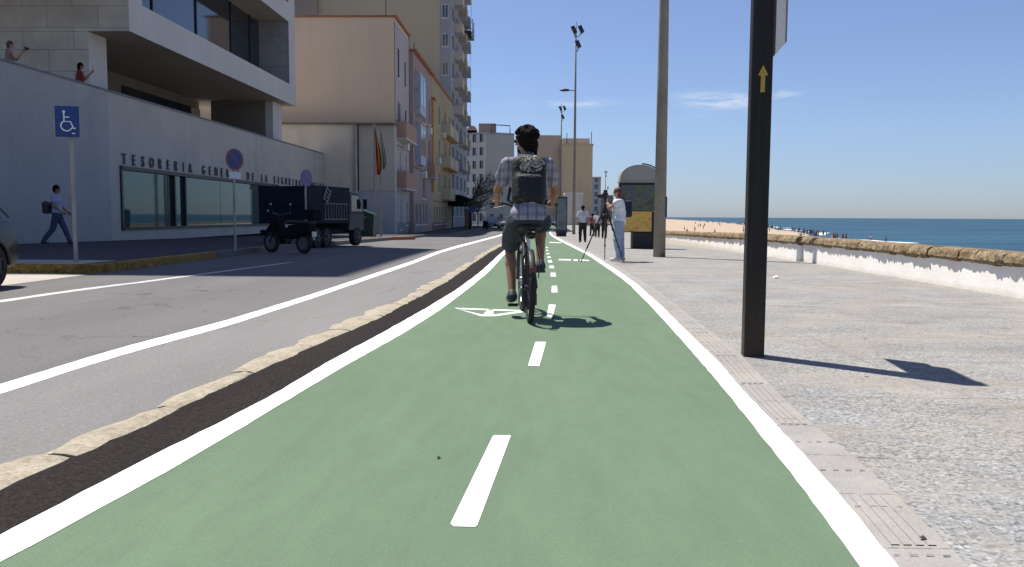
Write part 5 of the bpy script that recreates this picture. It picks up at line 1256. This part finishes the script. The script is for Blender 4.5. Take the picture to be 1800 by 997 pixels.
# ------------------------------------------------------------------ kiosk
g = G(1128, 437); kx_, ky_ = ux(1119.5, g.y), g.y; kz = gz(ky_)
s_ = ky_/F
kk = thing('kiosk', 'rounded top advertising kiosk with dark display and orange lower panel beside the thick mast', 'kiosk', (kx_, ky_, kz))
Wk = 34*s_; zt_ = (381.5-292)*s_+1-kz; zs = (381.5-320)*s_+1-kz; zo = (381.5-372)*s_+1-kz; zo2 = 1-kz-(408-381.5)*s_
m_kgrey = M('kiosk_grey', (.30, .29, .27), .6, .08); m_kposter = NT('faded_poster'); t = m_kposter
X, Y, Z = t.sep(t.obj)
c = t.ramp(t.noise(t.scale(t.obj, (1, 1, 1.3)), 2.2, 4, .6, .4), [(.25, (.015, .02, .03)), (.42, (.03, .04, .045)), (.52, (.10, .11, .04)), (.6, (.05, .06, .09)), (.72, (.10, .11, .12))])
m_poster = t.out(c, .25, 0, .6)
t = NT('orange_poster'); c = t.ramp(t.noise(t.scale(t.obj, (1, 1, 2)), 3.5, 4, .6, .5), [(.28, (.22, .08, .03)), (.45, (.66, .34, .07)), (.58, (.70, .48, .08)), (.7, (.12, .13, .07))]); m_oposter = t.out(c, .4, 0, .5)
mb = MB(); arc = [(-Wk, zs)]+[(-Wk*math.cos(a_)*(1 if True else 0), zs+.0+(zt_-zs)*(math.sin(a_)**.75)) for a_ in np.linspace(.0, math.pi, 20)[1:-1]]+[(Wk, zs)]
mb.prism([(x, -.35, z) for x, z in arc], (0, .7, 0)); mb.build('rounded_top', m_kgrey, kk, local=True, smooth='auto')
mb = MB(); mb.tube([(x*1.02, -.37, z+.03) for x, z in arc[10:]], .022, 6); mb.build('top_trim', m_darkmetal, kk, local=True)
mb = MB(); mb.box(-Wk*1.04, Wk*1.0, -.37, .37, zs-.05, zs-.002); mb.build('eave', m_kgrey, kk, local=True)
mb = MB(); mb.box(-Wk*.98, Wk*.98, -.33, .33, zo2+.001, zs-.052); mb.build('cabinet', m_dark, kk, local=True, bevel=.01)
mb = MB(); mb.box(-Wk*.92, Wk*.88, -.345, -.332, zo+.03, zs-.14); mb.build('display', m_poster, kk, local=True)
mb = MB(); mb.box(-Wk*.92, Wk*.62, -.36, -.332, zo2+.03, zo); mb.build('lower_panel', m_oposter, kk, local=True)
mb = MB(); mb.box(Wk*.60, Wk*.99, -.42, -.332, zo-.01, zo+.02); mb.build('shelf', m_kgrey, kk, local=True)
mb = MB(); mb.box(-Wk*.32, Wk*.9, -.30, .30, .0, zo2); mb.build('base', m_dark, kk, local=True, bevel=.01)
# advertising shelter behind the cyclist
y = 62; x0, x1 = ux(976, y), ux(996, y); zt_ = W(985, 346, y).z; zb = gz(y)
sh_ = thing('advertising_panel', 'glazed advertising panel standing on the far promenade, between the cyclist and the mast', 'panel', ((x0+x1)/2, y, zb)); 
mb = MB(); mb.box(x0, x1, y-.12, y+.12, zb+.25, zt_); mb.build('case', m_darkmetal, sh_, bevel=.02)
mb = MB(); mb.box(x0+.07, x1-.07, y-.14, y-.125, zb+.5, zt_-.12); mb.build('poster', M('grey_green_poster', (.12, .15, .16), .3, .5, 1.5), sh_)
mb = MB(); mb.box(x0+.05, x1-.05, y-.1, y+.1, zb, zb+.25); mb.build('foot', m_dark, sh_)

# ------------------------------------------------------------------ signs on the left
def disc_sign(name, label, base, zc, rad, ang, face, rim, plate=None, slash=True, ztop=None):
    root = thing(name, label, 'road sign', tuple(base), 0)
    bz = base[2]; H = zc-bz
    mb = MB(); mb.cyl((0, 0, 0), (0, 0, H+rad*.9), .03, n=10); mb.build('pole', m_metal, root, local=True, smooth='auto')
    T = Matrix.Translation((0, 0, H)) @ Matrix.Rotation(ang, 4, 'Z')
    def disc(r, y0, y1, m, nm, par):
        b_ = MB(); b_.T = T; b_.cyl((0, y0, 0), (0, y1, 0), r, n=32); return b_.build(nm, m, par, local=True)
    d = disc(rad, -.034, -.045, rim, 'disc', root); disc(rad*.82, -.045, -.048, face, 'blue_field', d)
    if slash:
        b_ = MB(); b_.T = T @ Matrix.Rotation(R(45), 4, 'Y'); b_.box(-rad*.8, rad*.8, -.0505, -.048, -rad*.09, rad*.09); b_.build('slash', rim, d, local=True)
    disc(rad, -.033, -.030, m_metal, 'back', d)
    if plate:
        b_ = MB(); b_.T = T; b_.box(-.17, .17, -.045, -.035, -rad-.19, -rad-.03); b_.build('plate', M('grey_white_plate', (.55, .57, .6), .5), root, local=True)
    return root
m_sblue = M('sign_blue', (.015, .05, .19), .4, .1); m_sred = M('sign_red', (.20, .055, .07), .4, .1)
g = G(407, 442, .15)
disc_sign('no_parking_sign', 'round blue and red no parking sign with small white plate before the long window', (ux(408, 19.4), 19.4, .15), 1+(378-281)*19.4/F, .255, R(62), m_sblue, m_sred, True)
disc_sign('no_parking_sign', 'round purple faded no parking sign on the pole behind the truck', (ux(535, 25), 25, .09), 1+(378.6-313.5)*25/F, .255, R(65), M('faded_purple', (.14, .13, .27), .5), M('faded_violet', (.16, .12, .24), .5))
# wheelchair sign
g = G(134, 461, .15); sx_, sy_ = g.x, g.y; k_ = sy_/F
wsn = thing('disabled_parking_sign', 'blue disabled parking sign with a white wheelchair symbol on a tall grey pole', 'road sign', (sx_, sy_, .15))
zt_ = 1+(376.2-188)*k_-.15; zb = 1+(376.2-242)*k_-.15
mb = MB(); mb.box(-.032, .032, -.02, .02, 0, zt_+.02); mb.build('pole', m_metal, wsn, local=True, bevel=.004)
T = Matrix.Translation((-.01, -.11, (zt_+zb)/2)) @ Matrix.Rotation(R(24), 4, 'Z')
hw, hh = .19, (zt_-zb)/2
b_ = MB(); b_.T = T; b_.box(-hw, hw, -.012, .0, -hh, hh); pn = b_.build('panel', m_sblue, wsn, local=True, bevel=.006)
b_ = MB(); b_.T = T; b_.box(-hw-.012, -hw+.006, -.016, .03, -hh, hh); b_.build('panel_edge', m_metal, wsn, local=True)
b_ = MB(); b_.T = T; w_ = .014
def st(pts, r=.015): b_.tube([(x, -.0145, z) for x, z in pts], r, 6)
b_.ball((-.045, -.0145, .165), (.024, .004, .024), 10)
cth = [(-.01+.085*math.cos(a1), -.075+.085*math.sin(a1)) for a1 in np.linspace(R(115), R(340), 18)]
st(cth, .012); st([(-.045, .14), (-.045, .0), (.055, .0), (.10, -.12), (.135, -.105)], .013); st([(-.045, .075), (.04, .075)], .012); st([(.07, -.2), (.12, -.2)], .010)
b_.v = [p for p in b_.v]; sy2 = b_.build('wheelchair_symbol', M('sign_white', (.75, .77, .8), .5), pn, local=True)
# ------------------------------------------------------------------ flags
for u, lab, cols, dy in ((657.5, 'flag pole with a drooping red and yellow flag beside the annex', ((.26, .012, .012), (.45, .25, .02), (.26, .012, .012)), 0),
                         (668.5, 'flag pole with a drooping green and white flag beside the annex', ((.01, .10, .035), (.5, .5, .5), (.01, .10, .035)), .3)):
    y = 47+dy; x = ux(u, y); z0 = gz(y)+.15
    H = 1+(379-(220 if dy == 0 else 226))*y/F-z0
    fp = thing('flag_pole', lab, 'flag pole', (x, y, z0), 0, 'flag poles by the annex'); mb = MB(); mb.tube([(0, 0, 0), (0, 0, H)], [.075, .045], 10); mb.build('pole', M('pale_pole', (.30, .27, .24), .7), fp, local=True); 
    fl = MB(); n, m = 26, 12; L_ = 2.7 if dy == 0 else 2.2; ws = .34 if dy == 0 else .22
    vs = []
    for i in range(n+1):
        t_ = i/n
        for q in range(m+1):
            a_ = q/m; wd_ = ws*(.25+.75*min(1, t_*1.6))*(1 if t_ < .85 else 1-(t_-.85)*2.2*a_)
            vs.append((.05+a_*wd_+.05*t_, -.02+.07*math.sin(a_*9+t_*2)*(.4+t_), H-.12-t_*L_-(a_*.35)*(1-t_)))
    fl.add(vs, [])
    for i in range(n):
        for q in range(m):
            ax_ = q/m; cI = 0 if (ax_ < .5) else (1 if ax_ < .66 else 2)
            b0 = i*(m+1)+q; fl.f.append((b0, b0+1, b0+m+2, b0+m+1)); fl.mi.append(cI)
    o = fl.build('flag', [M('flag_cloth', c_, .8, .1) for c_ in cols], fp, local=True, smooth=True)
# low orange kerb bed at the flags
mb = MB(); kerbrun(mb, [(ux(640, 41), 41.0, gz(41)), (ux(700, 42.5), 42.6, gz(42)), (ux(728, 44), 44.2, gz(44))], .5, .16); mb.build('orange_kerb', M('orange_kerb_paint', (.30, .13, .05), .8), kind='structure')

# ------------------------------------------------------------------ refuse container
y = 42.5; x0, x1 = ux(634, y), ux(659, y)
cn = thing('refuse_container', 'dark green wheeled refuse container beside the flag poles', 'bin', ((x0+x1)/2, y, gz(y)+.02))
hw = (x1-x0)/2; m_bin = M('dark_green_plastic', (.012, .045, .03), .5, .2)
mb = MB(); mb.prism([(-hw*.8, -.4, .15), (hw*.8, -.4, .15), (hw, -.45, 1.15), (-hw, -.45, 1.15)], (0, .9, 0)); mb.build('bin_body', m_bin, cn, local=True, bevel=.03)
mb = MB(); mb.prism([(-hw*1.04, -.48, 1.16), (hw*1.04, -.48, 1.16), (hw*1.0, -.48, 1.28), (-hw*.6, -.48, 1.5), (-hw*1.0, -.48, 1.42)], (0, .96, 0)); mb.build('lid', m_bin, cn, local=True, bevel=.03)
mb = MB()
for sx_ in (-1, 1):
    for sy_ in (-.35, .35): mb.cyl((sx_*hw*.7-.03, sy_, .08), (sx_*hw*.7+.03, sy_, .08), .08, n=12)
mb.build('castor', m_dark, cn, local=True)
mb = MB(); mb.box(-hw-.28, -hw-.02, -.5, -.42, .1, 1.05); mb.tube([(-hw-.3, -.46, 1.05), (-hw+.35, -.46, 1.15)], .03, 6); mb.build('side_arm', m_metal, cn, local=True)

# ------------------------------------------------------------------ vehicles
m_glassc = mat_glass('vehicle_glass', (.015, .02, .025), .05); m_lamp = M('lamp_glass', (.6, .6, .58), .2, .05)
def wheel(par, x, y, z, r, w, name='wheel', axis='x'):
    mb = MB(); mb.cyl((x-w*.45, y, z), (x+w*.45, y, z), r*.62, n=20)
    for k_ in range(5):
        a_ = 2*math.pi*k_/5; mb.cyl((x+math.copysign(w*.46, x), y, z), (x+math.copysign(w*.47, x), y+math.cos(a_)*r*.55, z+math.sin(a_)*r*.55), .035, n=6)
    o = mb.build(name, M('alloy', (.05, .05, .055), .5, .1, metal=.4), par, local=True)
    mb = MB(); rr = (r-r*.62)/2; n = 28; vs = []
    prof = [(-w/2, r*.64), (-w/2, r*.93), (-w*.4, r), (w*.4, r), (w/2, r*.93), (w/2, r*.64)]
    for i in range(n):
        a_ = 2*math.pi*i/n
        for px, pr_ in prof: vs.append((x+px, y+math.cos(a_)*pr_, z+math.sin(a_)*pr_))
    m = len(prof); mb.add(vs, [(i*m+j, i*m+(j+1) % m, ((i+1) % n)*m+(j+1) % m, ((i+1) % n)*m+j) for i in range(n) for j in range(m)]); mb.build('tyre', m_tyre, o, local=True, smooth='auto')
    return o
def car(label, loc, rz, col, group=None, sc=1.0, detail=True):
    root = thing('parked_car', label, 'car', loc, rz, group); m_b = M('car_paint', col, .3, .03, 2, 0, 40, spec=.6)
    # y forward, length 4.2; lower body lofted over stations
    st_ = [(-2.05, .42, .80, .70), (-1.98, .28, .92, .80), (-1.5, .22, .98, .86), (-.6, .2, .97, .88), (.6, .2, .95, .88), (1.2, .22, .90, .87), (1.75, .26, .78, .82), (2.02, .34, .66, .72), (2.1, .45, .58, .6)]
    mb = MB(); vs = []
    for (y, zb_, zt2, w) in st_:
        vs += [(-w*.92, y, zb_), (-w, y, zb_+.12), (-w, y, zt2-.2), (-w*.93, y, zt2), (w*.93, y, zt2), (w, y, zt2-.2), (w, y, zb_+.12), (w*.92, y, zb_)]
    n = len(st_); mb.add(vs, [(i*8+j, i*8+(j+1) % 8, (i+1)*8+(j+1) % 8, (i+1)*8+j) for i in range(n-1) for j in range(8)]+[tuple(range(8)), tuple((n-1)*8+q for q in range(7, -1, -1))])
    for (yy2) in (-1.28, 1.3):
        for sx2 in (-.79, .79):
            r_ = .37; k0 = 14
            mb.tube([(sx2+math.copysign(.085, sx2), yy2+r_*math.cos(a_), .31+r_*math.sin(a_)) for a_ in np.linspace(0, math.pi, k0)], .035, 5)
    body = mb.build('body', m_b, root, local=True, smooth='auto', bevel=.015)
    mb = MB(); vs = []
    cb_ = [(-1.85, .93, .78), (-1.45, 1.36, .62), (-.3, 1.46, .60), (.35, 1.40, .60), (1.1, .92, .76)]
    for (y, z, w) in cb_: vs += [(-.80, y, .9), (-w, y, z), (w, y, z), (.80, y, .9)]
    mb.add(vs, [(i*4+j, i*4+j+1, (i+1)*4+j+1, (i+1)*4+j) for i in range(4) for j in range(3)]); mb.build('windows', m_glassc, root, local=True, smooth='auto')
    mb = MB(); mb.add([(-.6, -1.42, 1.375), (.6, -1.42, 1.375), (.6, -.3, 1.475), (-.6, -.3, 1.475), (.58, .33, 1.415), (-.58, .33, 1.415)], [(0, 1, 2, 3), (3, 2, 4, 5)])
    for sx2 in (-1, 1):
        for (a0, b0) in (((.76, 1.08, .93), (.59, .36, 1.41)), ((.77, -1.82, .94), (.61, -1.44, 1.37)), ((.60, -.35, 1.46), (.79, -.30, .94))): mb.tube([(sx2*a0[0], a0[1], a0[2]), (sx2*b0[0], b0[1], b0[2])], .03, 5)
        mb.tube([(sx2*.61, -1.44, 1.37), (sx2*.6, -.3, 1.47), (sx2*.59, .36, 1.41)], .03, 5)
    mb.build('roof', m_b, root, local=True)
    for yy2 in (-1.28, 1.3):
        for sx2 in (-.80, .80): wheel(root, sx2, yy2, .31, .31, .2)
    for sx2 in (-1, 1):
        mb = MB(); mb.ball((sx2*.62, 2.0, .6), (.15, .08, .08), 8); mb.build('headlight', m_lamp, root, local=True, smooth=True)
        mb = MB(); mb.ball((sx2*.66, -2.0, .72), (.1, .06, .13), 8); mb.build('tail_light', m_sred, root, local=True, smooth=True)
        mb = MB(); mb.ball((sx2*.93, .72, .98), (.09, .06, .07), 8); mb.build('mirror', m_b, root, local=True, smooth=True)
    mb = MB(); mb.box(-.26, .26, 2.09, 2.115, .36, .47); mb.build('number_plate', M('plate_white', (.6, .6, .6), .5), root, local=True)
    return root
# car at the left picture edge: seen is its rear right wheel
wpx = W(-14, 470, 10.7)
hdg = R(62)      # heading turned away from the street direction
fwd2 = Vector((-math.sin(hdg), math.cos(hdg), 0)); rt2 = Vector((math.cos(hdg), math.sin(hdg), 0))
# the visible wheel is the local (+.80,-1.28) one
cx = Vector((-8.02, 9.42, 0)); hdg = math.pi
car('dark car cut off by the left picture edge, only its rear wheel showing', (cx.x, cx.y, 0), hdg, (.007, .007, .009))
car('dark grey parked car far down the street, left of the cyclist', (ux(866, 105), 105, gz(105)), R(178), (.05, .05, .055), 'cars parked far down the street')
car('grey parked car far down the street behind the cyclist', (ux(893, 118), 118, gz(118)), R(178), (.10, .10, .11), 'cars parked far down the street')
car('black parked car at the far end of the street, right of the cyclist', (ux(966, 125), 125, gz(125)), R(180), (.02, .02, .022), 'cars parked far down the street')
# truck
hd_ = R(-12); tx = ux(540, 27.5)
tk = thing('tipper_truck', 'small dark blue tipper truck with high mesh sides and a ladder on its panel', 'truck', (tx, 28.2, gz(28)), hd_)
m_tblue = M('truck_blue', (.008, .015, .027), .8, .2, spec=.15); m_tdark = M('truck_black', (.009, .010, .012), .8, .3, spec=.12)
mb = MB(); mb.box(-.85, .85, -2.1, 1.0, .80, 1.35); mb.build('flatbed', m_tblue, tk, local=True, bevel=.02)
mb = MB(); mb.box(-.84, -.80, -2.1, 1.0, 1.35, 2.0); mb.box(.80, .84, -2.1, 1.0, 1.352, 2.02); mb.box(-.84, .84, -2.12, -2.08, 1.35, 1.98); mb.box(-.84, .84, .96, 1.0, 1.35, 2.0); mb.build('side_panel', m_tblue, tk, local=True)
mb = MB()
for k_ in range(9): y_ = -.9+k_*.2; mb.box(.845, .86, y_, y_+.03, .95, 1.45)
mb.box(.845, .862, -.95, .8, 1.44, 1.47); mb.box(.845, .862, -.95, .8, .92, .95); mb.build('cage', M('cage_grey', (.08, .09, .11), .5), tk, local=True)
mb = MB(); mb.T = frame_T((.86, -.95, 1.5), (0, .55, .84), (1, 0, 0), (0, .84, -.55))
mb.box(0, .55, 0, .03, -.16, -.13); mb.box(0, .55, 0, .03, .13, .16)
for k_ in range(4): mb.box(.06+k_*.13, .09+k_*.13, 0, .03, -.13, .13)
mb.build('ladder', M('ladder_alloy', (.22, .22, .25), .6), tk, local=True)
mb = MB(); mb.box(-.8, .8, 1.03, 2.3, .55, 1.15); mb.prism([(-.8, 1.05, 1.15), (-.8, 2.28, 1.15), (-.8, 1.85, 1.85), (-.8, 1.1, 1.9)], (1.6, 0, 0)); mb.build('cab', M('truck_cab_paint', (.025, .032, .045), .6), tk, local=True, bevel=.03)
mb = MB(); mb.prism([(-.7, 2.295, 1.2), (.7, 2.295, 1.2), (.7, 1.90, 1.82), (-.7, 1.90, 1.82)], (0, .015, .01)); mb.prism([(.805, 1.2, 1.22), (.805, 2.1, 1.22), (.805, 1.8, 1.75), (.805, 1.2, 1.78)], (.012, 0, 0)); mb.build('windscreen', m_glassc, tk, local=True)
mb = MB(); mb.box(-.6, .6, -2.0, 2.2, .45, .62); mb.box(-.8, .8, -2.12, -2.05, .45, .6); mb.build('chassis', m_tdark, tk, local=True)
for (x_, y_) in ((-.72, -1.4), (.72, -1.4), (-.72, -.7), (.72, -.7), (-.72, 1.7), (.72, 1.7)): wheel(tk, x_, y_, .33, .33, .22)
mb = MB(); mb.ball((.4, -2.14, .72), .05, 8); mb.ball((-.5, -2.14, 1.2), .035, 8); mb.build('rear_lamp', m_lamp, tk, local=True)
mb = MB(); mb.box(.88, 1.0, 2.05, 2.12, 1.3, 1.65); mb.build('mirror', m_tdark, tk, local=True)
# motorcycle
my = 21.6; mx_ = ux(503, my)
mt = thing('motorcycle', 'dark scooter parked by the kerb in front of the truck', 'motorcycle', (mx_, my, 0), R(62))
for y_, r_ in ((-.55, .27), (.6, .28)):
    mb = MB(); mb.tube([(0, y_+math.cos(a_)*(r_-.06), r_+math.sin(a_)*(r_-.06)) for a_ in np.linspace(0, 2*math.pi, 28, endpoint=False)], .055, 8, closed=True); w = mb.build('tyre', m_tyre, mt, local=True, smooth=True)
    mb = MB(); mb.cyl((-.04, y_, r_), (.04, y_, r_), r_-.1, n=18); mb.build('rim', M('rim_grey', (.1, .1, .11), .4), w, local=True)
mb = MB(); mb.prism([(-.13, -.85, .55), (-.13, -.2, .38), (-.13, .25, .38), (-.13, .35, .95), (-.13, .28, .98), (-.13, .15, .5), (-.13, -.1, .55), (-.13, -.1, .74), (-.13, -.85, .80)], (.26, 0, 0)); mb.prism([(-.1, .36, .95), (-.1, .72, .62), (-.1, .55, .58), (-.1, .3, .62)], (.2, 0, 0)); mb.build('fairing', m_tdark, mt, local=True, bevel=.03)
mb = MB(); mb.box(-.14, .14, -.85, .0, .76, .86); mb.build('seat', m_dark, mt, local=True, bevel=.04)
mb = MB(); mb.tube([(-.33, .22, 1.05), (0, .3, 1.0), (.33, .22, 1.05)], .018, 6); mb.tube([(-.3, .22, 1.05), (-.34, .25, 1.25)], .008, 4); mb.tube([(.3, .22, 1.05), (.34, .25, 1.25)], .008, 4); mb.build('handlebar', m_dark, mt, local=True)
for s_ in (-1, 1):
    mb = MB(); mb.ball((s_*.35, .25, 1.28), (.045, .02, .03), 8); mb.build('mirror', m_metal, mt, local=True)
    mb = MB(); mb.tube([(s_*.06, .42, .8), (s_*.06, .6, .28)], .022, 6); mb.build('fork', m_darkmetal, mt, local=True)
mb = MB(); mb.tube([(.12, .0, .3), (.16, -.4, .3), (.16, -.75, .4)], .05, 8); mb.build('exhaust', m_metal, mt, local=True)
mb = MB(); mb.box(-.17, .17, -1.05, -.72, .88, 1.15); mb.build('top_box', m_tdark, mt, local=True, bevel=.04)
mb = MB(); mb.box(-.08, .08, -.92, -.90, .45, .58); mb.build('number_plate', m_lamp, mt, local=True)

# ------------------------------------------------------------------ cafe awning, bare tree, street sign down the left side
y = 92; x0, x1 = ux(792, y), ux(842, y); zb = gz(y)+.15; za = W(815, 362, y).z
cf = thing('cafe_canopy', 'dark canopy on thin posts over the far left pavement', 'canopy', ((x0+x1)/2, y, zb))
mb = MB(); mb.prism([(x0, y, za-.05), (x1, y, za-.05), (x1, y, za+.4), (x0+1.0, y, za+1.2), (x0, y, za+1.2)], (0, 5, 0)); mb.build('roof', m_tdark, cf)
for x in (x0+.15, (x0+x1)/2, x1-.15):
    mb = MB(); mb.cyl((x, y+.1, zb), (x, y+.1, za), .06, n=6); mb.build('post', m_tdark, cf)
mb = MB(); mb.box((x0+x1)/2, x1-1.0, y+1, y+1.1, zb, za-.3); mb.build('orange_screen', M('terracotta_screen', (.28, .14, .09), .8), cf)
y = 88; xb = ux(826, y); zb = gz(y)+.0
tr_ = thing('street_tree', 'dark leaning street tree with bare pruned branches in front of the pale corner block', 'tree', (xb, y, zb))
m_bark = M('dark_bark', (.035, .033, .033), .9, .3, 5, .3, 20, bump=.5)
mb = MB(); mb.tube([(0, 0, 0), (.05, 0, 1.8), (.25, .1, 3.2), (.9, 0, 4.6), (1.3, .1, 5.6)], [.2, .16, .14, .1, .05], 8); mb.build('trunk', m_bark, tr_, local=True, smooth=True)
rt_ = random.Random(5); mb = MB()
for k_ in range(30):
    z = rt_.uniform(1.8, 4.6); x = .1+(z-1.8)*.3; dx_ = rt_.uniform(-.4, 2.4); dz_ = rt_.uniform(.4, 2.0); dy_ = rt_.uniform(-1, 1)
    mb.tube([(x, 0, z), (x+dx_*.4, dy_*.5, z+dz_*.3), (x+dx_, dy_, z+dz_)], [.06, .04, .012], 5)
mb.build('branches', m_bark, tr_, local=True)
mb = MB()
for k_ in range(1500):
    z = rt_.uniform(2.0, 5.6); c_ = Vector((.3+(z-2)*.55+rt_.gauss(0, .55), rt_.gauss(0, .7), z+rt_.gauss(0, .3)))
    a_ = Vector((rt_.uniform(-1, 1), rt_.uniform(-1, 1), rt_.uniform(-1, 1))).normalized()*.09; b2_ = a_.orthogonal().normalized()*.05
    mb.add([c_-a_, c_-b2_, c_+a_, c_+b2_], [(0, 1, 2, 3)])
mb.build('leaves', M('dusty_leaves', (.10, .11, .085), .8, .3), tr_, local=True)
y = 84; x = ux(829, y); ss = thing('street_sign', 'small blue rectangular street sign on a pole, far left pavement', 'sign', (x, y, gz(y)+.1))
mb = MB(); mb.cyl((0, 0, 0), (0, 0, 2.3), .04, n=6); mb.build('pole', m_metal, ss, local=True); mb = MB(); mb.box(-.35, .35, -.06, -.04, 1.9, 2.35); mb.build('panel', m_sblue, ss, local=True)
y = 95; tr2 = thing('parked_motorcycle', 'distant dark motorcycle standing at the far left kerb', 'motorcycle', (ux(852, y), y, gz(y)), R(20))
for y_ in (-.6, .6):
    mb = MB(); mb.tube([(0, y_+math.cos(a_)*.25, .3+math.sin(a_)*.25) for a_ in np.linspace(0, 2*math.pi, 16, endpoint=False)], .06, 6, closed=True); mb.build('tyre', m_tyre, tr2, local=True)
mb = MB(); mb.prism([(-.14, -.8, .7), (-.14, -.1, .4), (-.14, .3, .4), (-.14, .5, 1.0), (-.14, .2, .95), (-.14, -.8, .9)], (.28, 0, 0)); mb.build('body', m_tdark, tr2, local=True, bevel=.03)
mb = MB(); mb.tube([(-.35, .4, 1.1), (0, .5, 1.05), (.35, .4, 1.1)], .025, 5); mb.prism([(-.2, .5, 1.1), (.2, .5, 1.1), (.15, .45, 1.5), (-.15, .45, 1.5)], (0, .02, 0)); mb.build('handlebar_and_screen', m_lamp, tr2, local=True)
